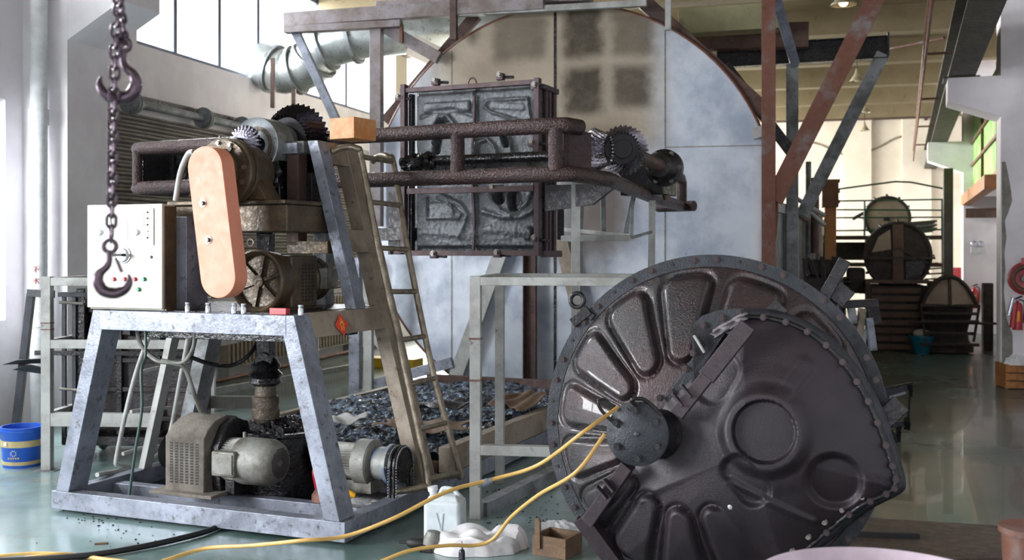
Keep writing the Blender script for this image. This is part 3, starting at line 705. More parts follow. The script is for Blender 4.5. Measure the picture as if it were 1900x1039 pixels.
for k in range(6):
    a = 2 * math.pi * k / 6; d = M.x * math.cos(a) + M.z * math.sin(a); obj('web', MB().beam(FC + ay * .18 + d * .04, FC + ay * .18 + d * .155, .012, .02, ay), m_oily, gb)
for s in (-1, 1):
    obj('foot', MB().prism([M.w(fc.x + s * .09, .3, fc.z - .12), M.w(fc.x + s * .16, .3, fc.z - .04), M.w(fc.x + s * .24, .3, zb1 + .026), M.w(fc.x + s * .06, .3, zb1 + .026)], M.y * .16), m_oily, gb, .004)
for (px, py) in ((408, 252), (424, 255)): q = M.front(px, py, .28); obj('eye_bolt', MB().cyl(M.w(q.x, .28, q.z - .04), M.w(q.x, .28, q.z), .008, 10), m_bolt, gb)
# pale tubular stay left of the guard
q0, q1, q2 = M.front(326, 372, .27), M.front(335, 320, .25), M.front(349, 287, .22)
obj('stay_tube', MB().tube(bez([M.w(*q0), M.w(*q1), M.w(*q2), M.w(*M.front(360, 282, .2))], 6), .018, 12), m_light, gb)
# guard: a stadium-shaped cover
gd = thing('belt_guard', 'long rounded faded orange belt guard hanging in front of the gearbox', 'guard', M.w(-1, 0, zc))
T_ = M.front(380, 310, -.03); B_ = M.front(404, 514, -.03); rg = .119
tv = V((T_.x - B_.x, 0, T_.z - B_.z)).normalized(); rt = V((tv.z, 0, -tv.x))
def stad(r, b):
    pts = []
    for k in range(19): a = math.pi * k / 18; pts.append((T_.x + (rt.x * math.cos(a) + tv.x * math.sin(a)) * r, T_.z + (rt.z * math.cos(a) + tv.z * math.sin(a)) * r))
    for k in range(19): a = math.pi + math.pi * k / 18; pts.append((B_.x + (rt.x * math.cos(a) + tv.x * math.sin(a)) * r, B_.z + (rt.z * math.cos(a) + tv.z * math.sin(a)) * r))
    return [M.w(x, b, z) for x, z in pts]
obj('cover', MB().prism(stad(rg, -.03), M.y * .115), m_orange, gd, .004)
for px, py in ((377, 377), (387, 445)):
    q = M.front(px, py, -.03); b = MB().lathe(M.w(*q), -M.y, [(.024, 0), (.024, .003), (.012, .004), (.012, .02), (0, .021)], 16); obj('bolt', b, m_bolt, gd)
# motor under the gearbox
mt_ = thing('electric_motor', 'dust brown electric motor with spoked round end under the oily gearbox', 'motor', M.w(-.8, .5, zc))
mcn = M.front(474, 522, .25); MC = M.w(mcn.x, 0, mcn.z); rM = .175
def latm(prof, name, mat, seg=40): return obj(name, MB().lathe(MC, ay, prof, seg), mat, mt_)
latm([(0, .3), (.15, .3), (.155, .27), (rM, .25), (rM + .012, .26), (rM + .012, .3), (rM, .31), (rM, .4), (0, .4)], 'end_bell', m_oily)
for k in range(6):
    a = math.pi * k / 3 + .3; d = M.x * math.cos(a) + M.z * math.sin(a); obj('spoke', MB().beam(MC + ay * .285 + d * .03, MC + ay * .285 + d * .155, .012, .02, ay), m_oily, mt_)
latm([(0, .27), (.035, .27), (.035, .3), (0, .3)], 'hub', m_oily)
obj('stator_frame', MB().box(M, mcn.x - .15, mcn.x + .15, .4, .68, mcn.z - .165, mcn.z + .15), m_oily, mt_, .012)
def perf(fr, a, b0, b1, c0, c1, nb, nc, plane='side'):
    """grid of small dark slots standing on a cover"""
    mb = MB(); out = []
    for i in range(nb):
        for j in range(nc):
            x = b0 + (b1 - b0) * (i + .5) / nb; z = c0 + (c1 - c0) * (j + .5) / nc; w_ = (b1 - b0) / nb * .28; h_ = (c1 - c0) / nc * .32
            if plane == 'side': mb.box(fr, a, a + .0015, x - w_, x + w_, z - h_, z + h_)
            else: mb.box(fr, x - w_, x + w_, a - .0015, a, z - h_, z + h_)
    return mb
obj('vent_slots', perf(M, mcn.x + .15, .5, .64, mcn.z - .13, mcn.z + .1, 4, 11), m_blk, mt_)['kind'] = 'stuff'
latm([(0, .68), (.12, .68), (.15, .70), (.15, .74), (.13, .8), (.14, .81), (.14, .86), (.1, .9), (0, .9)], 'fan_cowl', m_oily)
obj('terminal_box', MB().box(M, mcn.x + .09, mcn.x + .19, .72, .86, mcn.z - .06, mcn.z + .07), m_motor, mt_, .008)
for s in (-1, 1): obj('foot', MB().box(M, mcn.x + s * .13 - .04, mcn.x + s * .13 + .04, .35, .7, zc, mcn.z - .16), m_oily, mt_, .003)
lr = MB(); qq = M.front(465, 450, .35); lr.tube(arc(M.w(qq.x, .35, qq.z), .022, M.x, M.z, 0, 360, 14)[:-1], .005, 6, closed=True); obj('lifting_eye', lr, m_bolt, mt_)
# nuts and red block along the deck edge
for i, (x, y) in enumerate(((348, 574), (386, 574), (434, 577), (452, 577), (558, 578))):
    q = M.front(x, y, .05); b = MB().lathe(M.w(q.x, .05, ZT), (0, 0, 1), [(.016, 0), (.016, .03), (.014, .034), (.014, .04), (.016, .044), (.016, .056), (0, .056)], 12)
    tag(obj('steel_bush', b, m_chrome), ('small steel bush on the deck edge, ' + ['just right of the cabinet', 'under the orange guard', 'left one of the close pair', 'right one of the close pair', 'at the far right corner'][i]), 'bush', 'steel bushes standing on the deck edge')
q = M.front(517, 577, .04); rb_ = MB().box(M, q.x - .055, q.x + .055, .03, .07, ZT, ZT + .037); ro = tag(obj('red_clamp_block', rb_, m_red, None, .003), 'small red painted block lying on the deck edge', 'block')
# ---- top gear train: sprocket, flanged bearing, big spiral bevel gear
gt = thing('gear_train', 'greasy gears and bearing ring atop the carriage left of the wooden block', 'gears', M.w(-.9, .7, 2.0))
g0 = M.front(458, 266, .5); GC = M.w(g0.x, 0, g0.z)
def latg(prof, name, mat, seg=40): return obj(name, MB().lathe(GC, ay, prof, seg), mat, gt)
obj('sprocket', gear(GC, M.y, [(.001, .44, 0), (.03, .44, 0), (.075, .46, 0), (.1, .47, .02), (.1, .495, .02), (.05, .5, 0), (.001, .5, 0)], 24), worn('greased sprocket', '8A8898', '5A5868', '201E26', (.12, .3), .8, 14, .008, 70), gt, smooth=30)
obj('shaft_end', MB().cyl(GC + ay * .38, GC + ay * .44, .028, 6), m_dark, gt); latg([(0, .5), (.045, .5), (.045, .56), (0, .56)], 'shaft', m_black)
latg([(.05, .62), (.1, .62), (.105, .6), (.15, .6), (.17, .585), (.172, .61), (.172, .76), (.15, .78), (.06, .78)], 'bearing_ring', m_greydk)
latg([(.09, .595), (.115, .595), (.115, .625), (.09, .625)], 'seal', m_oily)
q = M.w(g0.x + .16, .66, g0.z + .0); obj('side_bracket', MB().box(M, g0.x + .13, g0.x + .27, .64, .74, g0.z - .06, g0.z + .01), m_grey, gt, .004)
obj('shaft', MB().cyl(GC + ay * .78, GC + ay * .95, .06, 20), m_black, gt)
g2_ = M.front(549, 268, .98)
bevel(M.w(g2_.x, .98, g2_.z + .01), -M.y, .25, 38, .13, 'bevel_gear', gt, m_gear2, 3.0, .018)
obj('bearing_pedestal', MB().prism([M.w(g0.x - .13, .62, g0.z - .08), M.w(g0.x + .14, .62, g0.z - .08), M.w(g0.x + .16, .62, zb1 + .026), M.w(g0.x - .13, .62, zb1 + .026)], M.y * .13), m_black, gt, .01)
# worm / gear cluster dripping with grease below
random.seed(8)
def blob(c, r, n, seedpts=7, flat=.7, nm='grease', mat=None, par=None):
    mb = MB(); c = V(c)
    def fn(u, v):
        th = 2 * math.pi * u; ph = math.pi * min(max(v, .002), .998); d = V((math.sin(ph) * math.cos(th), math.sin(ph) * math.sin(th), math.cos(ph) * flat))
        k = 1 + .22 * math.sin(5 * th + 3 * ph) * math.sin(ph) + .12 * math.sin(11 * th - 7 * ph) * math.sin(ph) + .08 * math.sin(23 * th + 17 * ph) * math.sin(ph)
        return c + d * r * k
    return obj(nm, mb.grid(fn, n, n // 2, True), mat or m_black, par)
qb = M.front(510, 340, .7)
blob(M.w(qb.x - .03, .58, qb.z), .13, 40, par=gt, nm='grease_clump', flat=1.2)
obj('worm_gear', gear(M.w(qb.x + .08, .85, qb.z + .0), M.z, [(.03, -.12, 0), (.12, -.1, 0)] + [(.13, -.09 + .03 * i, .02) for i in range(6)] + [(.1, .07, 0), (.02, .07, 0)], 22, 1.5), m_dark, gt, smooth=30)
# left small gear seen behind the arm end belongs to the arm (built there)
# ---- vertical greasy drive shaft and tub
tub_c = M.flat(518, 792, .47); TC = M.w(tub_c.x, tub_c.y, 0)
vs_ = thing('vertical_drive_shaft', 'grease covered vertical drive shaft running down into the black tub', 'shaft', TC + V((0, 0, .47)))
zU = zc - .13
sx_ = TC + V((-.12, -.06, 0)); SX = V((P(493, 600, sx_.y).x, sx_.y, 0))
obj('upper_shaft', MB().box(Fr(SX, -10), -.045, .045, -.045, .045, .86, zb0 - .0), m_black, vs_, .006)
obj('coupling', MB().lathe(SX + V((0, 0, .74)), (0, 0, 1), [(0, 0), (.07, 0), (.1, .02), (.09, .05), (.11, .07), (.08, .1), (.095, .13), (.06, .18), (0, .18)], 14), m_black, vs_)
obj('coupling_ear', MB().lathe(SX + V((0, -.05, .9)), (0, 1, 0), [(0, -.02), (.05, -.02), (.055, 0), (.055, .08), (.02, .1), (0, .1)], 16), m_black, vs_)
obj('lower_shaft', MB().lathe(SX + V((0, 0, .47)), (0, 0, 1), [(.06, 0), (.06, .06), (.085, .065), (.088, .12), (.08, .13), (.085, .2), (.07, .21), (.065, .28)], 20), worn('brown greased sleeve', '5A5044', '3E362C', '1C1814', (.3, .6), .2, 12, .008, 60), vs_)
tb = thing('grease_tub', 'round black tub heaped with wet black grease under the drive shaft', 'tub', TC)
obj('tub_wall', MB().lathe(TC, (0, 0, 1), [(0, .03), (.27, .03), (.3, .06), (.3, .44), (.32, .45), (.32, .47), (.28, .47), (.28, .42), (0, .42)], 40), m_black, tb)
random.seed(5)
def gre(u, v):
    th = 2 * math.pi * u; r = .285 * v; x, y = r * math.cos(th), r * math.sin(th)
    h = .07 * (1 - v * v) + .018 * math.sin(31 * x + 3) * math.sin(37 * y) + .012 * math.sin(83 * x) * math.sin(71 * y + 1) + .008 * math.sin(140 * x + 120 * y)
    return TC + V((x, y, .45 + h * (1 if v < .97 else .2)))
gm = MB().grid(gre, 90, 40, True); gg = obj('grease_heap', gm, worn('wet grease', '0A0A0D', '15151A', '040404', (.06, .22), .2, 20, .02, 60), tb)
tr_ = MB().tube(arc(P(507, 768, TC.y), .035, V((1, 0, 0)), V((0, 0, 1)), 0, 360, 16)[:-1], .008, 8, closed=True); obj('ring', tr_, m_black, tb)
# ---- lower left gear reducer with perforated belt guard and the grey motor
rd = thing('belt_drive_motor', 'dust caked motor with pale fan cover and perforated belt guard on the base', 'motor', M.w(-1.4, .4, .13))
g0_ = M.front(306, 925, .22); g1_ = M.front(378, 925, .22); zg0 = .132; zg1 = M.front(350, 812, .22).z
x0, x1 = g0_.x, g1_.x
prof = [(.22, zg0), (.22, zg1), (.27, zg1 + .05), (.34, zg1 + .09), (.45, zg1 + .11), (.55, zg1 + .09), (.6, zg1), (.6, zg0)]
obj('perforated_guard', MB().prism([M.w(x0, b, z) for b, z in prof], M.x * (x1 - x0)), m_dusty, rd, .012)
obj('guard_slots', perf(M, .2199, x0 + .03, x1 - .03, zg0 + .06, zg1 - .03, 6, 15, 'front'), m_blk, rd)['kind'] = 'stuff'
obj('gear_case', MB().prism([M.w(x1 + .001, b, z) for b, z in [(.3, zg0), (.28, zg1 - .06), (.36, zg1 + .06), (.46, zg1 + .1), (.58, zg1 + .06), (.62, zg1 - .1), (.62, zg0)]], M.x * .06), m_dark, rd, .01)
obj('base_flange', MB().box(M, x0 - .07, x1 + .1, .16, .6, .13, .15), m_dusty, rd, .004)
py_ = M.front(299, 848, .32); obj('pulley', MB().lathe(M.w(x0 - .075, .34, zg0 + .22), M.x, [(0, 0), (.09, 0), (.1, .005), (.085, .015), (.1, .025), (.085, .035), (.1, .045), (.085, .055), (.1, .065), (.1, .072), (0, .072)], 32), m_blk, rd)
mz = M.front(490, 857, .4); MX = M.w(0, .4, mz.z) + V((0, 0, .0)); xa = x1 + .06; xf = M.front(452, 857, .4).x; xe = M.front(520, 857, .4).x
ob = M.w(0, .4, mz.z)
def latx(prof, name, mat, par=rd, seg=36): return obj(name, MB().lathe(ob, M.x, prof, seg), mat, par)
nfin = 44
def finm(u, v):
    k = round(u * nfin * 2); r = .118 + (.014 if k % 2 else 0); a = 2 * math.pi * u; return ob + M.x * (xa + (xf - xa) * v) + (M.y * math.cos(a) + M.z * math.sin(a)) * r
obj('finned_body', MB().grid(finm, nfin * 2, 2, True), m_motor, rd, smooth=20)
latx([(.118, xf - .01), (.135, xf - .008), (.142, xf + .02), (.14, xe - .06), (.12, xe - .015), (.1, xe), (0, xe)], 'fan_cover', m_motor)
fg = MB()
gcen = M.w(xe + .001, .4, mz.z)
for i in range(-8, 9):
    for j in range(-8, 9):
        y, z = i * .0105, j * .0105
        if y * y + z * z < .09 ** 2 and abs(y) + abs(z) > .03: fg.box(Fr(gcen, -22.1), 0, .001, y - .0035, y + .0035, z - .0035, z + .0035)
fgo = obj('fan_grille', fg, m_blk, rd); fgo['kind'] = 'stuff'
tx0 = M.front(393, 865, .25); tx1 = M.front(436, 865, .25)
tbx = obj('terminal_box', MB().box(M, tx0.x, tx1.x, .24, .30, mz.z - .075, mz.z + .075), m_motor, rd, .012); obj('lid', MB().box(M, tx0.x + .012, tx1.x - .012, .234, .24, mz.z - .06, mz.z + .06), m_motor, tbx, .004)
obj('eye', MB().cyl(M.w(xa + .1, .4, mz.z + .12), M.w(xa + .1, .4, mz.z + .17), .01, 10), m_motor, rd)
obj('foot', MB().box(M, xa + .02, xf - .01, .32, .48, .13, mz.z - .11), m_dark, rd)
# ---- chain gear motor on the right of the base
cg = thing('chain_drive_gearmotor', 'small blue grey geared motor with roller chain sprocket inside the carriage base', 'gear motor', M.w(-.3, .8, .13))
cz = M.front(690, 858, .72); oc = M.w(0, .72, cz.z)
X_ = lambda px: M.front(px, 858, .72).x
def latc(prof, name, mat): return obj(name, MB().lathe(oc, M.x, prof, 36), mat, cg)
def fin2(u, v):
    k = round(u * 80); r = .1 + (.01 if k % 2 else 0); a = 2 * math.pi * u; return oc + M.x * (X_(600) + (X_(672) - X_(600)) * v) + (M.y * math.cos(a) + M.z * math.sin(a)) * r
obj('finned_body', MB().grid(fin2, 80, 2, True), m_motor, cg, smooth=20)
latc([(0, X_(668)), (.13, X_(668)), (.14, X_(670)), (.14, X_(694)), (.13, X_(697)), (.1, X_(698)), (.1, X_(700)), (0, X_(700))], 'flange_bell', m_motor)
m_bluep = worn('worn blue paint', '8A8B86', '4A6488', '5B5048', (.4, .6), .1, 8, .002, 50)
latc([(.09, X_(699)), (.1, X_(702)), (.1, X_(722)), (.12, X_(724)), (.12, X_(730)), (.06, X_(731)), (.05, X_(733)), (0, X_(740))], 'gear_case', m_bluep)
for k in range(8): a = 2 * math.pi * k / 8; obj('bolt', MB().bolt(M.w(X_(730), .72, cz.z) + (M.y * math.cos(a) + M.z * math.sin(a)) * .105, M.x, .009, .012), m_bolt, cg)
obj('sprocket', gear(M.w(X_(743), .72, cz.z), M.x, [(.001, -.02, 0), (.1, -.02, .012), (.1, .02, .012), (.001, .02, 0)], 22), m_dark, cg, smooth=30)
def chain_loop(x):
    pts = [];
    for k in range(13): a = math.pi * k / 12; pts.append(M.w(x, .72 + math.cos(a) * .11, cz.z + math.sin(a) * .11))
    for z in range(1, 5): pts.append(M.w(x, .61, cz.z - z * .05))
    for k in range(1, 6): a = math.pi + math.pi * k / 6; pts.append(M.w(x, .72 + math.cos(a) * .11, cz.z - .2 + math.sin(a) * .03))
    for z in range(4, 0, -1): pts.append(M.w(x, .83, cz.z - z * .05))
    return pts
for dx in (-.012, .014):
    obj('roller_chain', MB().tube(chain_loop(X_(743) + dx), .011, 6, closed=True), m_dark, cg)
ro_ = MB(); cp_ = chain_loop(X_(743))
dense = [cp_[i] * (1 - t) + cp_[(i + 1) % len(cp_)] * t for i in range(len(cp_)) for t in (0, .33, .66)]
for p in dense:
    for dx in (-.026, .028): ro_.cyl(p + M.x * dx, p + M.x * (dx + .004), .005, 6)
oo = obj('chain_pins', ro_, m_chrome, cg); oo['kind'] = 'stuff'
obj('foot', MB().box(M, X_(640), X_(700), .64, .8, .131, cz.z - .1), m_motor, cg)
# ---- red oil can with yellow spout
oc_ = M.flat(667, 916, .06); OC = M.w(oc_.x - .02, .52, .032)
jg = thing('oil_can', 'red oil can with yellow spout lying in the carriage base', 'oil can', OC)
jf = Fr(OC, -22.1)
obj('body', MB().lathe(OC, (0, 0, 1), [(0, 0), (.07, 0), (.075, .02), (.075, .1), (.05, .14), (.02, .15), (0, .15)], 20), m_rustred, jg)
obj('handle', MB().tube(bez([OC + V((-.04, 0, .12)), OC + V((-.06, 0, .24)), OC + V((-.02, 0, .22)), OC + V((.01, 0, .14))], 6), .014, 8), m_red, jg)
obj('spout', MB().tube(bez([OC + V((.04, 0, .1)), OC + V((.11, -.02, .13)), OC + V((.19, -.03, .1))], 6), [.022] * 6 + [.018] * 6 + [.014], 12), plain('yellow plastic', 'E8A820', .35), jg)
# ---- wooden block on the head frame
wbz = ZG + .002
w0 = M.flat(609, 262, wbz); wb = MB(); wf = Fr(M.w(-.72, .70, wbz), -24)
q0 = M.w(*M.front(609, 270, .72)); q1 = M.w(*M.front(657, 275, .66)); q2 = M.w(*M.front(697, 272, .99))
wbf = Fr(V((q1.x, q1.y, ZG + .002)), -30)
tag(obj('wooden_block', MB().box(wbf, -.19, 0, 0, .22, 0, .13), worn('amber wood', 'C08A5A', 'B07038', '7A4A28', (.4, .6), 0, 8, .002, 60), None, .004), 'square amber wooden block on top of the carriage head frame', 'wooden block')
# ---- cables hanging under the deck
def cable(name, pts, r, mat, label, cat='cable', parent=None):
    o = obj(name, MB().tube(bez(pts, 8), r, 8), mat, parent)
    if parent is None: tag(o, label, cat)
    return o
def mfp(px, py, b): return M.w(*M.front(px, py, b))
cable('power_cable', [mfp(252, 598, .2), mfp(262, 640, .2), mfp(290, 668, .2), mfp(325, 674, .22), mfp(344, 685, .25), mfp(360, 730, .3), mfp(375, 765, .4), mfp(400, 778, .44)], .014, m_motor, 'pale grey power cable looping under the deck down to the belt drive')
cable('power_cable', [mfp(362, 605, .2), mfp(358, 645, .21), mfp(338, 672, .22), mfp(300, 668, .2)], .011, m_motor, 'short pale cable dropping from the deck to join the cable loop')
cable('greasy_cable', [mfp(352, 662, .25), mfp(390, 675, .35), mfp(430, 678, .5), mfp(465, 655, .6), mfp(490, 610, .75)], .013, m_dark, 'dark greasy cable sagging from the cable loop to the drive shaft')
cable('green_cable', [mfp(270, 600, .1), mfp(270, 660, .08), mfp(262, 690, .02), mfp(263, 760, .0), mfp(252, 830, -.015), mfp(243, 895, -.02), mfp(240, 918, -.02)], .009, plain('dark green cable', '27423E', .5), 'dark green cable hanging in front of the left ladder down to the base rail')
import mathutils
# ================================================================ THE MOULD CARRIER ARM
ya = P(1040, 322, 6.6); zU_ = P(1040, 232, 6.6).z; zL_ = ya.z
RG = Fr((ya.x, ya.y, 0), -26.5)
def rgx(px, z=None): return RG.front(px, 300, 0).x
arm = thing('mould_carrier_arm', 'long crusty brown pipe arm holding the square cast mould, spiral gears at its right end', 'carrier arm', RG.w(-1.5, .5, 0))
aL_ = rgx(247)
rp_ = .05
bR = RG.loc(P(1274, 383, 10.4)); zR = P(1274, 383, 10.4).z
m1r = RG.loc(P(1128, 331, 7.05)); m2r = RG.loc(P(1205, 368, 8.9))
up0 = [RG.w(aL_, .55, zU_), RG.w(aL_, .1, zU_), RG.w(aL_ + .03, .02, zU_), RG.w(aL_ + .1, 0, zU_), RG.w(-1.5, 0, zU_), RG.w(-.1, 0, zU_), RG.w(.05, .02, zU_), RG.w(.14, .12, zU_ - .01)]
for k, (z, nm) in enumerate(((zU_, 'upper_pipe'), (zL_, 'lower_pipe'))):
    pts = [RG.w(aL_, .55, z), RG.w(aL_, .1, z), RG.w(aL_ + .03, .02, z), RG.w(aL_ + .1, 0, z), RG.w(-1.5, 0, z), RG.w(-.1, 0, z)]
    if k == 0: pts += [RG.w(.03, .03, z), RG.w(.07, .14, z - .005)]
    else: pts += [RG.w(.05, .03, z), RG.w(m1r.x, m1r.y, z - .005), RG.w(m2r.x, m2r.y, (z + zR) / 2), RG.w(bR.x - .02, bR.y - .12, zR), RG.w(bR.x - .05, bR.y, zR), RG.w(bR.x - .3, bR.y + .05, zR), RG.w(-.35, bR.y - .1, zR)]
    P_ = []
    for i in range(len(pts) - 1):
        n = 10
        for j in range(n): P_.append(pts[i].lerp(pts[i + 1], j / n))
    P_.append(pts[-1])
    obj(nm, MB().tube(P_, rp_, 20), m_pipe, arm)
obj('rear_upper_pipe', MB().tube([RG.w(-.22, 2.6, zR + .3), RG.w(bR.x - .03, bR.y - .1, zR + .27), RG.w(bR.x - .05, bR.y, zR + .24), RG.w(bR.x - .05, bR.y, zR)], rp_, 16), m_pipe, arm)
for px in (849, 1031): obj('pipe_post', MB().cyl(RG.w(rgx(px), 0, zL_ + .02), RG.w(rgx(px), 0, zU_ - .02), .046, 18), m_pipe, arm)
obj('pipe_post', MB().cyl(RG.w(aL_ + .045, .0, zL_ + .02), RG.w(aL_ + .045, .0, zU_ - .02), .038, 18), m_pipe, arm)
obj('inner_panel', MB().box(RG, aL_ + .07, aL_ + .09, .03, .6, zL_, zU_), m_dark, arm)
obj('inner_panel', MB().box(RG, aL_ + .12, aL_ + .62, .3, .33, zL_ - .02, zU_ - .03), m_black, arm)
obj('end_gear', gear(RG.w(aL_ - .04, .25, (zU_ + zL_) / 2 - .01), RG.x, [(.001, -.02, 0), (.11, -.02, 0), (.13, -.01, .02), (.13, .02, .02), (.08, .03, 0), (.001, .03, 0)], 28), m_gear, arm, smooth=30)
# boxed corner at the right
cz0, cz1 = zL_ - .01, zU_ + .03
obj('corner_plate', MB().prism([RG.w(.0, .04, zL_ + .02), RG.w(.02, .05, zL_ + .0), RG.w(.02, .05, zU_ - .02), RG.w(.0, .04, zU_ - .02)], RG.y * .03), m_pipe, arm, .004)
obj('corner_box', MB().prism([RG.w(-.02, .07, cz0 + .03), RG.w(.03, .06, cz0 + .01), RG.w(.08, .3, cz0), RG.w(-.02, .45, cz0)], V((0, 0, cz1 - cz0 - .05))), m_pipe, arm, .02)

# shafts inside the frame
sz = zL_ + (zU_ - zL_) * .62
obj('inner_shaft', MB().tube([RG.w(rgx(700) * 1.0, .3, sz - .045), RG.w(-.02, .3, sz - .045)], .034, 16), m_black, arm)
obj('dark_channel', MB().box(RG, rgx(700), -.05, .55, .6, zL_ + .0, zL_ + .13), m_dark, arm)
blob(RG.w(rgx(735), .3, sz - .07), .11, 28, nm='greasy_joint', par=arm)
obj('shaft_collar', MB().lathe(RG.w(rgx(745), .3, sz - .045), RG.x, [(0, 0), (.06, 0), (.07, .03), (.06, .06), (0, .06)], 16), m_black, arm)
# bevel gears at the right end
bg_ = P(1158, 277, 7.25); axg = (V((-.12, -1, .03))).normalized()
bevel(bg_ + V((0, .07, 0)), axg, .165, 30, .09, 'bevel_gear', arm, m_gear, 2.6, .016)
bevel(P(1104, 278, 7.2), V((.9, -.45, 0)), .14, 24, .1, 'bevel_pinion', arm, m_gear, 2.2, .016)
obj('gear_backing', MB().lathe(P(1106, 278, 7.22), V((-.95, .35, 0)), [(0, 0), (.09, 0), (.09, .05), (.05, .06), (0, .06)], 24), m_black, arm)
s0_ = P(1158, 277, 7.4); s1_ = P(1236, 313, 8.7)
obj('end_shaft', MB().cyl(s0_, s1_, .05, 20), m_rust, arm)
dsh = (s1_ - s0_).normalized()
obj('bearing_housing', MB().lathe(s1_ - dsh * .22, dsh, [(.05, -.05), (.09, -.04), (.1, .02), (.12, .05), (.12, .12), (.15, .13), (.15, .19), (.06, .2)], 32), m_dark, arm)
for k in range(6): a = k * math.pi / 3; e1, e2 = perp(dsh); obj('bolt', MB().bolt(s1_ - dsh * .1 + (e1 * math.cos(a) + e2 * math.sin(a)) * .125, -dsh, .014, .02), m_bolt, arm)
obj('bearing_block', MB().box(Fr(P(1212, 340, 8.8), -26), -.25, .12, -.1, .25, -.1, .14), m_dark, arm, .01)
obj('spigot', MB().cyl(P(1232, 352, 8.8), P(1238, 370, 8.8), .03, 10), m_oily, arm)
obj('bolt_head', MB().bolt(P(1232, 288, 8.7), (0, 0, 1), .03, .04), m_bolt, arm)
obj('gusset', MB().prism([RG.w(.1, .75, zL_ - .02), RG.w(-.45, .75, zL_ - .02), RG.w(-.45, .75, zL_ - .2), RG.w(-.1, .75, zL_ - .16)], RG.y * .05), m_dark, arm)
# ================================================================ THE SQUARE MOULD HELD IN THE ARM
mo0 = P(1000, 470, 8.0); MO = Fr(mo0, -23.6)
def mof(px, py, b=0): return MO.front(px, py, b)
mW0 = mof(752, 300).x; mW1 = 0.0; mZ = mof(990, 148).z
mo = thing('square_mould', 'square cast mould with embossed oily front gripped in a bolted angle frame', 'mould', MO.w(mW0 / 2, .2, 0))
def sdf_rr(x, z, cx, cz, hx, hz, r, rot=0):
    c, s = math.cos(rot), math.sin(rot); dx, dz = x - cx, z - cz; dx, dz = dx * c + dz * s, -dx * s + dz * c
    qx, qz = abs(dx) - hx + r, abs(dz) - hz + r
    return math.hypot(max(qx, 0), max(qz, 0)) + min(max(qx, qz), 0) - r
def sm(x): x = min(max(x, 0), 1); return x * x * (3 - 2 * x)
feats = []
def feat(px0, py0, px1, py1, h, r=.03, rot=0, soft=.02, ring=False):
    p0 = mof(px0, py1); p1 = mof(px1, py0); feats.append(((p0.x + p1.x) / 2, (p0.z + p1.z) / 2, abs(p1.x - p0.x) / 2, abs(p1.z - p0.z) / 2, r, rot, h, soft, ring))
feat(782, 186, 868, 210, .03, .02); feat(804, 222, 830, 246, -.07, .05); feat(926, 244, 938, 272, -.08, .04, .35); feat(799, 246, 812, 285, -.08, .03, -.1)
feat(838, 245, 852, 290, -.05, .02); feat(914, 345, 932, 378, -.09, .05, -.3); feat(938, 352, 962, 392, -.09, .06, .1); feat(792, 376, 838, 402, .02, .02)
feat(968, 420, 985, 445, .04, .03); feat(905, 188, 970, 204, .015, .03, -.1)
lines = []
def ln(pts, w_, h): lines.append(([(mof(x, y).x, mof(x, y).z) for x, y in pts], w_, h))
ln([(776, 216), (798, 206), (840, 203), (872, 212)], .016, -.025); ln([(900, 185), (975, 181), (980, 218), (966, 226), (908, 207), (895, 196), (900, 185)], .012, .028)
ln([(799, 262), (799, 232), (808, 217), (826, 214), (838, 228), (840, 262)], .016, .035); ln([(876, 290), (882, 264), (900, 257), (914, 272), (918, 290)], .014, .03)
ln([(918, 236), (930, 236), (942, 262), (946, 285)], .014, .028); ln([(788, 368), (788, 405), (846, 405), (852, 396), (826, 374), (806, 366)], .012, .03)
ln([(812, 360), (850, 380), (862, 398), (856, 418), (848, 440)], .02, .03); ln([(893, 392), (925, 402), (962, 402), (990, 388)], .02, .035)
ln([(905, 360), (925, 390), (945, 398), (972, 378), (985, 350)], .016, .03); ln([(775, 430), (860, 436), (900, 424), (985, 432)], .03, .018)
def pdist(x, z, pts):
    best = 9
    for k in range(len(pts) - 1):
        (x1, z1), (x2, z2) = pts[k], pts[k + 1]; ex, ez = x2 - x1, z2 - z1; t = max(0, min(1, ((x - x1) * ex + (z - z1) * ez) / (ex * ex + ez * ez)))
        best = min(best, math.hypot(x - x1 - ex * t, z - z1 - ez * t))
    return best
def mh(x, z):
    h = 0
    for (cx, cz, hx, hz, r, rot, hh, soft, ring) in feats:
        d = sdf_rr(x, z, cx, cz, hx, hz, min(r, hx, hz), rot)
        h += hh * sm(.5 - d / soft)
    for (pts, w_, hh) in lines:
        d = pdist(x, z, pts)
        if d < w_ * 2.5: h += hh * math.exp(-(d / w_) ** 2)
    cx = mof(876, 300).x + .012 * math.sin(z * 9)
    h += .03 * sm(1 - abs(x - cx) / .022)
    nz = mathutils.noise.noise; h += .007 * nz(V((x * 14, z * 14, 1))) + .004 * nz(V((x * 40, z * 40, 4))) * (2 if z < .3 else 1)
    e = min(x - (mW0 + .05), -.03 - x, z - .03, mZ - .03 - z); h -= .06 * sm(1 - e / .035)
    return h
nu, nv = 150, 180
skin = MB().grid(lambda u, v: MO.w(mW0 + .045 + (-.03 - mW0 - .045) * u, .05 - mh(mW0 + .045 + (-.03 - mW0 - .045) * u, .02 + (mZ - .04) * v), .02 + (mZ - .04) * v), nu, nv)
obj('embossed_skin', skin, m_mould, mo, smooth=60)
obj('mould_body', MB().box(MO, mW0 + .06, -.05, .12, .34, .03, mZ - .03), m_dark, mo, .01)
fr_ = lambda nm, a0, a1, b0, b1, c0, c1, mt=m_rust: obj(nm, MB().box(MO, a0, a1, b0, b1, c0, c1), mt, mo, .003)
m_ang = worn('purple brown angle iron', '40343A', '4C3A3A', '221A1E', (.4, .65), .3, 4, .002, 50)
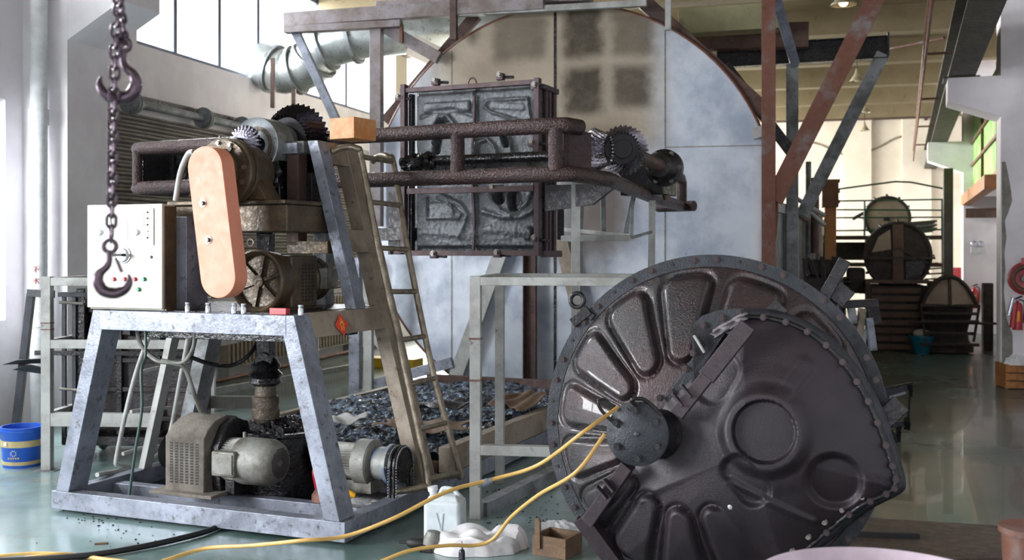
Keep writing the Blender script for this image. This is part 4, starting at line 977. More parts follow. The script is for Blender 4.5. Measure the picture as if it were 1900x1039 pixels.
fr_('top_angle', mW0 - .04, .0, -.02, .03, mZ - .035, mZ, m_ang); fr_('bottom_angle', mW0 + .02, .02, -.02, .03, -.02, .02, m_ang)
fr_('left_angle', mW0 - .03, mW0 + .01, -.03, .03, .0, mZ + .03, m_ang)
fr_('left_angle', mW0 + .012, mW0 + .04, .03, .09, .0, mZ - .04, m_dark)
fr_('right_angle', -.03, .01, -.03, .03, -.02, mZ + .01, m_ang)
for b in (.1, .17, .26): fr_('side_post', .0, .02, b, b + .04, -.03, mZ - .02 - b * .2, m_ang)
fr_('side_plate', -.02, -.0, .03, .36, 0, mZ - .06, m_dark); fr_('side_cap', -.0, .03, .02, .34, mZ - .07, mZ - .03, m_ang); fr_('side_cap', .0, .04, .02, .38, -.03, .02, m_ang)
zc_ = mof(870, 352).z; fr_('middle_bar', mW0 + .03, -.03, -.035, -.005, zc_ - .025, zc_ + .02, m_ang)
obj('middle_seam_rod', MB().tube(bez([MO.w(mof(876, 300).x + .01 * math.sin(z * 7), .018, z) for z in [i * mZ / 12 + .02 for i in range(12)]], 3), .012, 8), m_ang, mo)
def lug(px, py, b=-.03):
    q = mof(px, py, b); l = obj('clamp_lug', MB().box(MO, q.x - .03, q.x + .03, b, b + .05, q.z - .04, q.z + .01), m_ang, mo, .004)
    bb = MB().bolt(MO.w(q.x, b, q.z), -MO.y, .016, .02); obj('bolt', bb, m_bolt, l)
    rd_ = MB().cyl(MO.w(q.x + .03, b + .02, q.z - .02), MO.w(q.x + .11, b + .02, q.z - .025), .012, 8); obj('toggle', rd_, m_dark, l)
for p in ((806, 148), (926, 138), (738, 178), (991, 156), (803, 470), (921, 468), (738, 462), (991, 440), (913, 346), (986, 262)): lug(*p)
obj('lifting_loop', MB().tube(arc(MO.w(mof(876, 145).x, 0, mZ), .035, MO.x, MO.z * 1.3, 0, 180, 12), .007, 8), m_rust, mo)
for px in (720, 730, 738, 748): q = mof(px, 470, .3); obj('rib_end', MB().box(MO, q.x, q.x + .02, .3, .36, q.z - .01, q.z + .05), m_ang, mo)
fr_('rear_arm', mW0 - .5, mW0 + .02, .1, .18, .1, .2, m_dark)
fr_('rear_bracket', mW0 - .3, mW0 + .0, .25, .3, .02, .5, m_dark)
# ================================================================ STAND UNDER THE ARM, right
st = thing('arm_support_stand', 'light steel stand with slim posts and hanging tray frame under the arm end', 'stand', P(1120, 740, 9.0))
def sb(p, q, Y0, Y1, wd, mat=m_light, nm='post', dp=None): obj(nm, MB().beam(P(*p, Y0), P(*q, Y1), wd, dp or wd, V((1, 0, 0))), mat, st, .002)
sb((1068, 330), (1068, 894), 7.4, 7.4, .06)
sb((1210, 372), (1206, 829), 8.7, 8.7, .05)
sb((1045, 443), (1172, 441), 9.0, 8.3, .05, m_light, 'tray_rail'); sb((1040, 425), (1172, 438), 9.6, 8.3, .03, m_light, 'tray_rail')
sb((1118, 335), (1120, 430), 8.9, 8.9, .04, m_greydk, 'tray_post'); sb((1175, 365), (1160, 436), 8.6, 8.6, .04, m_greydk, 'tray_post'); sb((1172, 440), (1173, 385), 8.3, 8.3, .025, m_greydk, 'tray_post')
sb((1082, 340), (1078, 428), 9.2, 9.2, .03, m_greydk, 'tray_post')
sb((1040, 445), (1040, 350), 9.3, 9.3, .06, m_dark, 'tray_post'); sb((1172, 441), (1210, 430), 8.3, 8.7, .02, m_greydk, 'tie_bar')
# ================================================================ LIGHT TUBE TABLE FRAME in front
tf = thing('tube_frame', 'open light grey square tube frame standing between the ladder and the black mould', 'frame', FL(882, 962))
TF = Fr(FL(882, 962), -8)
def tp(px, py, b=0): return TF.front(px, py, b)
zt1 = tp(882, 520).z
sq = .06
def tbx(nm, a0, a1, b0, b1, c0, c1, mt=m_light): obj(nm, MB().box(TF, a0, a1, b0, b1, c0, c1), mt, tf, .003)
tbx('post', -.03, .035, -.03, .03, 0, zt1 + .025)
tbx('top_rail', .035, 1.0, -.03, .03, zt1 - .03, zt1 + .02); tbx('top_rail', -.03, .03, .03, 1.0, zt1 - .03, zt1 + .02)
tbx('rear_rail', .03, 1.0, .94, 1.0, zt1 - .03, zt1 + .02)
z3 = tp(940, 835).z; tbx('lower_rail', .035, 1.0, -.03, .03, z3 - .03, z3 + .03)
tbx('post', .97, 1.03, -.03, .03, 0, zt1 - .03); tbx('post', .97, 1.03, .94, 1.0, 0, zt1 - .03); tbx('post', -.03, .03, .94, 1.0, 0, zt1 - .03)
for z in (tp(882, 628).z, tp(882, 705).z): obj('weld_band', MB().box(TF, -.033, .038, -.033, .033, z - .006, z + .006), m_rustred, tf)
# ================================================================ TRAY OF DEBRIS between the tracks
tr = thing('track_tray', 'low steel tray on rails filled with black flakes and scrap sheets', 'tray', M.w(-1, 2.8, 0))
zz = .3
def tq(nm, a0, a1, b0, b1, c0, c1, mt=m_tan): obj(nm, MB().box(M, a0, a1, b0, b1, c0, c1), mt, tr, .003)
tq('side_rail', -.1, -.02, 1.35, 4.9, .131, zz, m_tan); tq('side_rail', -2.02, -1.95, 1.45, 4.9, .0, zz - .02, m_tan); tq('end_rail', -1.94, -.11, 4.84, 4.9, .0, zz + .02, m_rust); tq('end_rail', -1.94, -.11, 1.35, 1.41, .02, zz - .1, m_rust)
random.seed(12)
import mathutils
def sl(u, v):
    a = -1.95 + 1.86 * u; b = 1.4 + 3.44 * v; p = V((a * 3, b * 3, 0)); n = mathutils.noise
    h = .06 * n.noise(V((a * 1.2, b * 1.2, 3))) + .035 * n.noise(V((a * 4, b * 4, 0))) + .03 * abs(n.noise(V((a * 11, b * 11, 5)))) + .03 * n.noise(V((a * 26, b * 26, 9)))
    h += .08 * math.exp(-((a + 1.3) ** 2 / .3 + (b - 3.2) ** 2 / 1.0))
    return M.w(a, b, .235 + h)
slm = MB().grid(sl, 130, 220)
m_debris = worn('wet black flakes', '202226', '7C8EA4', '0A0A0B', (.06, .3), .4, 7, .018, 45, .52, .6)  # pale blue patches put bluish-white glints into the flake colour
obj('flake_bed', slm, m_debris, tr, smooth=25)['kind'] = 'stuff'
def sheet(name, cx, cy, sx, sy, rot, z, mat, label, seed):
    random.seed(seed); f = Fr(M.w(cx, cy, z), rot); ph = random.random() * 6
    mb = MB().grid(lambda u, v: f.w((u - .5) * sx * (1 + .12 * math.sin(7 * v + ph)), (v - .5) * sy * (1 + .1 * math.sin(9 * u + ph)), .02 * math.sin(6 * u + ph) * math.cos(5 * v) + .012 * math.sin(17 * u + 4 * v)), 24, 16)
    o = obj(name, mb, mat, None, solid=.006); tag(o, label, 'scrap sheet'); return o
sheet('scrap_sheet', -.5, 1.95, .62, .4, -10, .34, m_wooddk, 'brown flat scrap sheet on the debris tray behind the ladder foot', 1)
sheet('scrap_sheet', -.28, 3.3, .34, .9, -20, .36, m_wooddk, 'curled brown scrap sheet on the right edge of the debris tray', 2)
sheet('scrap_sheet', -1.1, 1.75, .4, .26, 12, .37, m_light, 'small pale scrap sheet on the tray above the geared motor', 3)
sheet('scrap_sheet', -.75, 2.7, .5, .3, 30, .37, m_dark, 'dark curled scrap sheet in the middle of the debris tray', 4)
tk = obj('floor_track', MB().beam(FL(893, 945, .04), FL(1060, 862, .04), .08, .08), m_greydk); tag(tk, 'grey steel track bar on the floor right of the open tube frame', 'track bar')
# offcut bits on the floor
random.seed(6)
# ================================================================ THE BIG ROUND BLACK MOULD (right foreground)
D = Fr(P(1318, 788, 5.03), -20, -5)
RD = .795
dish = thing('round_tank_mould', 'big round black oily mould half with radial ribs leaning in the right foreground', 'mould', D.w(0, 0, -D.O.z * .99))
def dpx(px, py, t=0): q = D.front(px, py, -t); return q.x, q.z
CXd, CZd = dpx(1268, 812, .16)
def rimdist(cx, cz, dx, dz, r):   # distance from (cx,cz) along (dx,dz) to circle r
    b = cx * dx + cz * dz; c = cx * cx + cz * cz - r * r; return -b + math.sqrt(b * b - c)
RI = RD - .047
def pad_f(x, z, wide=1.0):
    """radial pads, raised between a waist near the hub and the rim"""
    dx, dz = x - CXd, z - CZd; rho = math.hypot(dx, dz) + 1e-6; L = rimdist(CXd, CZd, dx / rho, dz / rho, RI); s = rho / L
    ang = math.degrees(math.atan2(dz, dx)); k = round((ang - 40) / 25.7); d = abs(ang - (40 + 25.7 * k))
    # rounded trapezoid sdf in (s, angle) space scaled to metres
    half = (6.9 + 2.2 * s) * math.pi / 180 * rho; v = d * math.pi / 180 * rho; uu = max(.44 * L - rho, rho - .93 * L)
    r = .05; qx, qz = v - half + r, uu + r
    sd = math.hypot(max(qx, 0), max(qz, 0)) + min(max(qx, qz), 0) - r
    return sd, s
def relief(sd):
    up = sm(.5 - sd / .03); gr = math.exp(-((sd - .018) / .010) ** 2)
    return .030 * up - .016 * gr
def dome(x, z):
    dx, dz = x - CXd, z - CZd; rho = math.hypot(dx, dz) + 1e-6; L = rimdist(CXd, CZd, dx / rho, dz / rho, RI); s = min(rho / L, 1)
    t = .20 * (1 - s ** 2.3) + .012
    sd, s_ = pad_f(x, z)
    return t + relief(sd) * sm((1 - s) / .04)
def fdome(u, v):
    a = 2 * math.pi * u; dx, dz = math.cos(a), math.sin(a); L = rimdist(CXd, CZd, dx, dz, RI); r = max(v, .002) * L
    x, z = CXd + dx * r, CZd + dz * r
    return D.w(x, -dome(x, z), z)
obj('ribbed_dome', MB().grid(fdome, 420, 90, True), m_dish, dish, smooth=80)
m_rimd = worn('dark blue grey rim', '2A2D32', '383A40', '17181B', (.35, .6), .4, 5, .003, 120)
obj('rim_flange', MB().lathe(D.O, -D.y, [(RI - .01, -.01), (RI - .01, .022), (RD, .022), (RD, -.02), (RI - .01, -.01)], 120), m_rimd, dish)
obj('rim_skirt', MB().lathe(D.O, D.y, [(RD - .03, .012), (RD - .03, .14), (RD - .05, .14), (RD - .05, .012)], 100), m_dark, dish)
m_rb = worn('reddish bolt', '332C30', '4A3A36', '1A1618', (.25, .45), .5, 20, .001, 60)
bolts0 = obj('rim_bolt', MB().bolt(D.w(0, 0, 0), -D.y, .014, .016), m_rb, dish); nb_ = 46; me0 = bolts0.data
for k in range(nb_):
    a = 2 * math.pi * (k + .3) / nb_; p = D.w(math.cos(a) * (RD - .024), -.021, math.sin(a) * (RD - .024))
    big = k % 3 != 1; mb = MB().bolt(p, -D.y, .012 if big else .007, .013 if big else .005)
    if k == 0: bpy.data.objects.remove(bolts0)
    obj('rim_bolt', mb, m_rb if big else m_blk, dish)
# ---- the snail shaped cover standing in front of it
E0 = .20
outl_px = [(1240, 752), (1300, 680), (1345, 622), (1378, 588), (1425, 590), (1475, 604), (1520, 630), (1558, 665), (1590, 708), (1615, 752), (1635, 800), (1652, 850), (1662, 885), (1660, 905), (1640, 918), (1600, 937), (1550, 975), (1500, 1018), (1455, 1058), (1390, 1085), (1300, 1095), (1210, 1085), (1140, 1050), (1086, 985), (1078, 965), (1130, 890), (1180, 830)]
outl = [dpx(x, y, E0 if 3 <= i <= 18 else (.06 if i < 25 and i > 18 else .16)) for i, (x, y) in enumerate(outl_px)]
edge_t = [E0 if 3 <= i <= 15 else (.14 if i < 3 or i > 25 else (.17 if i < 19 else .045)) for i in range(len(outl_px))]
edge_t[24] = .10; edge_t[25] = .17; edge_t[26] = .22; edge_t[0] = .24; edge_t[1] = .22; edge_t[2] = .2
c2 = dpx(1395, 835, .3)
bossC = dpx(1420, 800, .33)
def edge_hit(a):
    dx, dz = math.cos(a), math.sin(a); best = (1e9, 0)
    n = len(outl)
    for i in range(n):
        (x1, z1), (x2, z2) = outl[i], outl[(i + 1) % n]; ex, ez = x2 - x1, z2 - z1; den = dx * ez - dz * ex
        if abs(den) < 1e-9: continue
        t = ((x1 - c2[0]) * ez - (z1 - c2[1]) * ex) / den; s = ((x1 - c2[0]) * dz - (z1 - c2[1]) * dx) / den
        if t > 0 and -1e-6 <= s <= 1.000001 and t < best[0]: best = (t, edge_t[i] * (1 - s) + edge_t[(i + 1) % n] * s)
    return best
def circ(x, z, c, r, soft): return sm(.5 + (r - math.hypot(x - c[0], z - c[1])) / soft)
b2 = dpx(1548, 893, .26); b3 = dpx(1385, 890, .3); b4 = dpx(1330, 700, .28)
def snail_t(x, z, s, te):
    t = te + (.325 - te) * (1 - s ** 2.6)
    d = math.hypot(x - bossC[0], z - bossC[1])
    t += .05 * sm((.215 - d) / .06) - .04 * sm((.138 - d) / .014) + .012 * sm((.3 - d) / .09)
    t -= .04 * sm((.13 - math.hypot(x - b2[0], z - b2[1])) / .04)
    d3 = sdf_rr(x, z, b3[0], b3[1], .115, .07, .06, -.9); t -= .03 * sm(.5 - d3 / .03)
    d4 = sdf_rr(x, z, b4[0], b4[1], .085, .12, .08, -.5); t -= .018 * sm(.5 - d4 / .03)
    # raised rib above the boss
    q = dpx(1478, 700, .3); dd = sdf_rr(x, z, q[0], q[1], .035, .09, .02, -.62); t += .014 * sm(.5 - dd / .03)
    g1 = dpx(1430, 930, .28); d5 = sdf_rr(x, z, g1[0], g1[1], .2, .012, .012, -.42); t += .015 * sm(.5 - d5 / .03)
    sd, s_ = pad_f(x, z); ang = math.degrees(math.atan2(z - CZd, x - CXd))
    wgt = sm((-52 - ang) / 10) if ang < 0 else 0
    t += relief(sd) * wgt * sm((1 - s) / .06)
    return t
def fsn(u, v):
    a = 2 * math.pi * u; L, te = edge_hit(a)
    if v > .9:
        k = (v - .9) / .1; x, z = c2[0] + math.cos(a) * L, c2[1] + math.sin(a) * L; tt = te * (1 - k) + max(te - .1, .0) * k
        return D.w(x, -tt, z)
    s = max(v / .9, .002); x, z = c2[0] + math.cos(a) * L * s, c2[1] + math.sin(a) * L * s
    return D.w(x, -snail_t(x, z, s, te), z)
m_sn = worn('plum black cast iron', '262127', '32282E', '161417', (.36, .52), .2, 1.8, .002, 160, .5, .68)
obj('spiral_cover', MB().grid(fsn, 460, 100, True), m_sn, dish, smooth=60)
# lip flange round the cover's free edge, with studs
lip = [D.w(outl[i][0], -edge_t[i] - .004, outl[i][1]) for i in range(3, 19)]
L_ = bez(lip, 6)
obj('cover_lip', MB().tube(L_, .012, 10), m_dark, dish)
lo_ = [];
fl2 = MB(); vs = []; fs = []
for i, p in enumerate(L_):
    q = D.loc(p); d = V((q.x - c2[0], 0, q.z - c2[1])).normalized(); vs += [p, D.w(q.x + d.x * .04, q.y + .02, q.z + d.z * .04)]
    if i: fs.append((2 * i - 2, 2 * i, 2 * i + 1, 2 * i - 1))
obj('cover_flange', fl2.add(vs, fs), m_rimd, dish, solid=.012)
for i in range(0, len(L_), 5):
    q = D.loc(L_[i]); obj('flange_stud', MB().bolt(D.w(q.x, q.y - .012, q.z), -D.y, .011, .014), m_rb, dish)
for (px, py) in ((1500, 995), (1530, 968), (1562, 945), (1600, 922), (1470, 1020)):
    x, z = dpx(px, py, .19); obj('flange_stud', MB().bolt(D.w(x, -.2, z), -D.y, .01, .02), m_bolt, dish)
# ---- hub
hx, hz = dpx(1183, 805, .42)
nk = MB(); n0 = D.w(CXd, -.1, CZd); n1 = D.w(hx, -.36, hz)
dn = (n1 - n0).normalized()
obj('hub_neck', MB().tube([n0, n0.lerp(n1, .35), n0.lerp(n1, .7), n1], [.2, .13, .105, .11], 32), m_dark, dish)
hf = obj('hub_plate', MB().lathe(D.w(hx, -.42, hz), -D.y, [(0, -.02), (.136, -.02), (.14, -.015), (.14, .005), (.134, .01), (0, .012)], 48), m_rimd, dish)
for k in range(6):
    a = 2 * math.pi * k / 6 + .6; obj('hub_bolt', MB().bolt(D.w(hx + math.cos(a) * .105, -.431, hz + math.sin(a) * .105), -D.y, .013, .018), m_dark, hf)
obj('centre_pin', MB().lathe(D.w(hx, -.43, hz), -D.y, [(.012, 0), (.012, .006), (.0, .02)], 12), m_chrome, hf)
hp = lambda px, py, t: D.w(*(lambda q: (q[0], -t, q[1]))(dpx(px, py, t)))
obj('hub_handle', MB().tube(bez([hp(1228, 770, .43), hp(1196, 742, .45), hp(1172, 742, .46), hp(1180, 752, .44)], 6), .009, 8), m_dark, hf)
obj('hub_handle', MB().tube(bez([hp(1148, 792, .43), hp(1118, 764, .45), hp(1110, 745, .46), hp(1122, 742, .45), hp(1142, 760, .44)], 6), .008, 8), m_dark, hf)
# ---- the diagonal strap and the seam flange
def bar3(name, p, q, wd, th, mat, par=dish): return obj(name, MB().beam(p, q, wd, th, (q - p).cross(D.y)), mat, par, .004)
sa, sb_ = hp(1388, 603, .33), hp(1262, 762, .38)
m_strap = worn('plum grey strap', '3A3338', '483C40', '221C20', (.35, .55), .3, 6, .002, 80)
bar3('clamp_strap', sa, sa.lerp(sb_, .62), .075, .045, m_strap); bar3('clamp_strap', sa.lerp(sb_, .6), sb_ + (sb_ - sa) * .05, .06, .05, m_strap)
for px, py in ((1272, 728), (1256, 744)): bar3('strap_clip', hp(px - 8, py - 14, .40), hp(px + 12, py + 10, .40), .012, .05, m_strap)
sc, sd_ = hp(1166, 862, .34), hp(1092, 968, .2)
bar3('lower_strap', sc, sd_, .06, .05, m_strap)
for px, py in ((1128, 905), (1115, 918)): bar3('strap_clip', hp(px - 8, py - 16, .33), hp(px + 12, py + 8, .33), .012, .05, m_strap)
obj('box_channel', MB().channel(hp(1076, 962, .2), hp(1150, 1062, .12), .075, .06, .01, (D.x)), m_strap, dish)
# flange plate along the seam (upper), with bolts
pl = [(1285, 628), (1288, 600), (1302, 586), (1330, 576), (1362, 572), (1380, 572), (1383, 592), (1372, 608), (1345, 618), (1318, 655), (1288, 705), (1255, 748), (1235, 745), (1232, 738), (1262, 700), (1290, 655)]
PLp = [hp(x, y, .235) for x, y in pl]
sp0 = obj('seam_flange', MB().prism(PLp, D.y * .02), m_rimd, dish, .002)
for px, py in ((1305, 603), (1340, 590), (1372, 580), (1286, 655), (1272, 684), (1246, 727), (1225, 738)): obj('seam_bolt', MB().bolt(hp(px, py, .237), -D.y, .012, .018), m_rb, dish)
obj('seam_wall', MB().prism([hp(1283, 625, .235), hp(1290, 600, .235), hp(1345, 618, .235), hp(1288, 705, .235)], D.y * .16), m_dark, dish)
obj('highlight_wrap', MB().grid(lambda u, v: hp(1322 + 60 * u + 6 * math.sin(9 * v), 612 - 34 * u + 14 * v, .25 + .012 * math.sin(14 * u + 3) * math.sin(9 * v + 1)), 16, 8), plain('highlight wrap grey', '7A7478', .8), dish, solid=.004)  # pale sheet standing in for a white highlight on the seam flange
sr = bar3('flange_bracket', hp(1288, 622, .27), hp(1308, 655, .27), .012, .03, m_chrome)
sr.active_material = m_light
# ---- stubs, lifting ring
def arm3(n, p, q, wd, th, mat): return bar3(n, p, q, wd, th, mat)
arm3('steel_arm', hp(1518, 572, -.02), hp(1568, 482, -.02), .055, .045, m_dark); arm3('arm_plate', hp(1548, 560, -.03), hp(1572, 532, -.03), .09, .02, m_dark)
arm3('steel_arm', hp(1408, 608, .16), hp(1452, 566, .16), .075, .03, m_dark)
arm3('steel_arm', hp(1626, 792, .12), hp(1672, 748, .12), .085, .03, m_dark)
lr_ = hp(1071, 557, .03); obj('lifting_ring', MB().tube(arc(lr_, .034, D.x, D.z, 0, 360, 20)[:-1], .011, 10, closed=True), m_dark, dish)
arm3('ring_lug', hp(1080, 572, .02), hp(1102, 590, .02), .035, .03, m_dark); arm3('ring_lug', hp(1062, 600, .03), hp(1094, 575, .03), .05, .02, m_dark)
q = hp(1356, 940, .3); obj('paint_chip', MB().ball(q, .014, 10, (1, .4, 1)), m_lite, dish)
# ================================================================ FOREGROUND FLOOR ITEMS
# jerrycan
jc = thing('jerrycan', 'white translucent plastic jerrycan standing by the tube frame post', 'jerrycan', FL(826, 1003))
JF = Fr(FL(826, 1003), -12)
jm = plain('milky plastic', 'C9D2D6', .35); hw = .105; jd = .08
obj('body', MB().box(JF, -hw, hw, -jd, jd, 0, .235), jm, jc, .025)
obj('shoulder', MB().hexa([JF.w(-hw + .01, -jd + .01, .225), JF.w(hw - .01, -jd + .01, .225), JF.w(hw - .01, jd - .01, .225), JF.w(-hw + .01, jd - .01, .225), JF.w(-hw + .03, -jd + .03, .258), JF.w(hw - .03, -jd + .03, .258), JF.w(hw - .03, jd - .03, .258), JF.w(-hw + .03, jd - .03, .258)]), jm, jc, .012)
obj('handle', MB().tube(bez([JF.w(-.03, 0, .25), JF.w(-.01, 0, .285), JF.w(.05, 0, .28), JF.w(.08, 0, .245)], 6), .013, 10), jm, jc)
obj('cap', MB().lathe(JF.w(-.065, 0, .25), V((-.15, 0, 1)), [(.022, 0), (.022, .02), (.028, .022), (.028, .045), (0, .047)], 20), m_whitepl, jc)
for s in (-1, 1): obj('side_rib', MB().beam(JF.w(.02 * s - .01, -jd - .002, .17), JF.w(.0, -jd - .002, .07), .006, .006), jm, jc)
# white crumpled bag
BF = Fr(FL(893, 1034), 5)
def bag(u, v):
    th = 2 * math.pi * u; ph = .5 * math.pi * v; rx, ry, rz = .235, .12, .125
    r = math.sin(ph) ** .7; h = math.cos(ph) ** .7 if ph < 1.57 else 0
    k = 1 + .22 * mathutils.noise.noise(V((math.cos(th) * 1.6, math.sin(th) * 1.6, ph * 1.5))) + .10 * abs(mathutils.noise.noise(V((math.cos(th) * 3.5, math.sin(th) * 3.5, ph * 2)))) 
    x = rx * r * math.cos(th) * k; y = ry * r * math.sin(th) * k; z = rz * min(1, 1.5 * h) * (.72 + .5 * mathutils.noise.noise(V((x * 9, y * 12, 2)))) + .0
    return BF.w(x, y + .13, max(z, .001) + .001)
tag(obj('plastic_sack', MB().grid(bag, 90, 40, True), worn('dirty white sack', 'D8D8DC', 'C2BFC0', '8A7F74', (.4, .6), 0, 5, .002, 40, .5, .66), smooth=22), 'crumpled dirty white plastic sack lying in front of the jerrycan', 'sack')
def bag2(u, v):
    th = 2 * math.pi * u; ph = .5 * math.pi * v; k = 1 + .25 * mathutils.noise.noise(V((math.cos(th) * 3, math.sin(th) * 3, ph * 3 + 7)))
    return FL(1035, 985) + V((.13 * math.sin(ph) * math.cos(th) * k, .06 * math.sin(ph) * math.sin(th) * k, max(.055 * math.cos(ph) * k, .001)))
tag(obj('crumpled_paper', MB().grid(bag2, 50, 20, True), m_whitepl, smooth=22), 'crumpled white paper with dark tools behind the wooden box', 'paper')
# wooden tool box
XB = Fr(FL(1018, 1034), -32); xb = thing('wooden_toolbox', 'small open wooden box with an upright handle slat beside the black mould', 'box', XB.w(.0, .1, 0))
bw, bd, bh = .2, .17, .105
obj('front_board', MB().box(XB, -.1, .1, 0, .014, 0, bh), m_wooddk, xb, .002); obj('back_board', MB().box(XB, -.1, .1, bd, bd + .014, 0, bh), m_wooddk, xb, .002)
for a in (-.1, .086): obj('side_board', MB().box(XB, a, a + .014, .0145, bd - .0005, 0, bh), m_wooddk, xb, .002)
obj('bottom_board', MB().box(XB, -.085, .085, .015, bd - .001, 0, .012), m_wooddk, xb)
obj('handle_slat', MB().prism([XB.w(-.06 + x, -.016, z) for x, z in ((-.016, .04), (.016, .04), (.016, .185), (.01, .197), (-.01, .197), (-.016, .185))], XB.y * .014), m_wooddk, xb, .002)
# pneumatic tool at the sack's left, cable plug
pt = thing('air_tool', 'dark oily air tool lying on the floor left of the white sack', 'power tool', FL(800, 1022))
o = FL(800, 1022); PTF = Fr(o, -15)
obj('barrel', MB().lathe(PTF.w(-.13, 0, .035), PTF.x, [(0, -.05), (.008, -.05), (.008, -.01), (.02, 0), (.028, .02), (.028, .09), (.02, .1), (.0, .1)], 18), m_blk, pt)
obj('motor_head', MB().lathe(PTF.w(0, 0, .004), V((.15, 0, 1)), [(.0, 0), (.045, 0), (.05, .03), (.048, .07), (.034, .1), (0, .105)], 20), m_motor, pt)
obj('trigger_block', MB().box(PTF, -.05, .02, -.05, -.01, 0, .04), m_dark, pt, .006)
# yellow hoses
def hose(pts, label, r=.0085):
    o = obj('air_hose', MB().tube(bez(pts, 14), r, 10), m_hose); tag(o, label, 'hose', 'yellow air hoses'); del o['group']; return o
h1 = hose([hp(1146, 756, .46), P(1085, 800, 4.5), P(1000, 862, 4.65), P(920, 888, 4.7), P(830, 912, 4.6), P(730, 962, 4.5), P(640, 995, 4.5), P(560, 1003, 4.45), P(470, 1012, 4.6), P(380, 1018, 4.7), P(300, 1042, 4.6)], 'long yellow air hose running from the mould hub leftwards past the jerrycan')
h2 = hose([P(1122, 806, 4.52), P(1070, 875, 4.45), P(1000, 918, 4.6), P(950, 958, 4.7), P(915, 1000, 4.75), P(880, 1012, 4.75), P(830, 1012, 4.7), P(760, 1022, 4.65), P(700, 1045, 4.6)], 'second yellow air hose curving down from the hub across the white sack')
cpx = P(899, 895, 4.69); obj('hose_coupling', MB().lathe(cpx + V((-.03, 0, -.012)), V((1, 0, .35)), [(0, 0), (.012, 0), (.013, .02), (.016, .022), (.016, .045), (.012, .05), (.012, .065), (0, .065)], 14), m_bluep, h1, label='blue grey coupling')
h3 = hose([FL(-40, 1036), FL(60, 1028), FL(130, 1030), FL(210, 1040), FL(300, 1052)], 'yellow hose lying flat in the bottom left corner of the picture', .012)
h4 = hose([FL(-40, 1052), FL(90, 1030, .03), FL(160, 1033, .01), FL(240, 1048)], 'yellow hose loop crossing over the corner hose at the bottom left', .012)
bk = hose([FL(-40, 1042, .02), FL(90, 1036, .02), FL(180, 1028, .02), FL(260, 1015, .02), FL(330, 1000, .02), FL(385, 985, .02), FL(430, 965, .02)], 'black rubber hose curving out from under the carriage base', .016); bk.active_material = m_blk; bk.name = 'rubber_hose'
cc = hose([FL(1568, 968, .01), FL(1588, 962, .02), FL(1585, 945, .02), FL(1560, 950, .02)], 'short orange cable loop on the floor under the mould corner', .007)
# small black ink bottle in the foreground
bt = thing('ink_marker', 'small dark bottle with thin nozzle standing before the white sack', 'bottle', FL(856, 1075))
ob_ = FL(857, 1062); obj('bottle_body', MB().lathe(ob_, (0, 0, 1), [(0, 0), (.016, 0), (.016, .1), (.013, .11), (.008, .115), (.0, .115)], 16), plain('indigo glass', '1A1A2C', .2), bt)
obj('nozzle', MB().lathe(ob_ + V((0, 0, .115)), (0, 0, 1), [(.007, 0), (.006, .012), (.003, .02), (.002, .04), (0, .04)], 12), m_motor, bt)
# white round basin rim at the bottom right
bs = thing('white_basin', 'large pale lilac plastic basin cut by the bottom right edge of the picture', 'basin', (1.3, 3.3, 0))
zb_ = .62; rc = P(1640, 1050, 2.95); pb = plain('lilac plastic', 'C8B8C4', .35)
bx = V((rc.x, rc.y, 0)); zz_ = rc.z
Rb = .33; top_y = P(1640, 1016, 2.95 + Rb)
zt_b = P(1640, 1016, 2.95 + Rb).z
obj('bowl', MB().lathe(bx, (0, 0, 1), [(0, .02), (.22, .02), (Rb - .02, zt_b - .02), (Rb + .005, zt_b - .01), (Rb + .01, zt_b), (Rb - .01, zt_b + .004), (Rb - .03, zt_b - .02), (.24, zt_b - .16), (0, zt_b - .16)], 72), pb, bs)
# blue paint bucket
bu = thing('blue_bucket', 'bright blue plastic paint bucket on the floor at the left edge', 'bucket', FL(28, 880))
bo = FL(30, 868) ; bo = V((bo.x, bo.y + .1, 0)); 
Yb = bo.y; rb0 = 37 * Yb / 2000 * 1.0; hb = (868 - 800) * Yb / 2000 + .02
obj('bucket_body', MB().lathe(bo, (0, 0, 1), [(0, 0), (rb0 * .9, 0), (rb0, hb - .05), (rb0 + .004, hb - .045), (rb0 + .004, hb), (rb0 - .006, hb), (rb0 * .88, .02), (0, .02)], 40), m_blue, bu)
obj('rim_band', MB().lathe(bo, (0, 0, 1), [(rb0 + .005, hb - .03), (rb0 + .012, hb - .03), (rb0 + .012, hb - .018), (rb0 + .005, hb - .018)], 40), m_blue, bu)
gold = plain('pale gold label', 'B8A878', .5)
obj('label_band', MB().lathe(bo, (0, 0, 1), [(rb0 * .965 + .001, hb * .52), (rb0 * .98 + .002, hb * .52), (rb0 * .99 + .002, hb * .68), (rb0 * .985, hb * .68)], 40), gold, bu)
obj('label_band', MB().lathe(bo, (0, 0, 1), [(rb0 * .91 + .001, hb * .07), (rb0 * .92 + .002, hb * .07), (rb0 * .93 + .002, hb * .16), (rb0 * .92, hb * .16)], 40), gold, bu)
for k in range(10):
    a = 2 * math.pi * k / 10; BFc = Fr(bo + V((0, -rb0 * .96, hb * .38)), 8); obj('sun_emblem_ray', MB().beam(BFc.w(math.cos(a) * .014, -.004, math.sin(a) * .014), BFc.w(math.cos(a) * .024, -.004, math.sin(a) * .024), .005, .003), m_whitepl, bu)
for k in range(5): BFc = Fr(bo + V((0, -rb0 * .94, hb * .24)), 8); obj('label_character', MB().box(BFc, -.04 + k * .017, -.029 + k * .017, -.008, -.005, 0, .012), gold, bu)
obj('label_text', MB().box(Fr(bo + V((-rb0 * .5, -rb0 * .87, hb * .57)), -25), 0, .03, -.006, -.002, 0, .025), m_whitepl, bu)
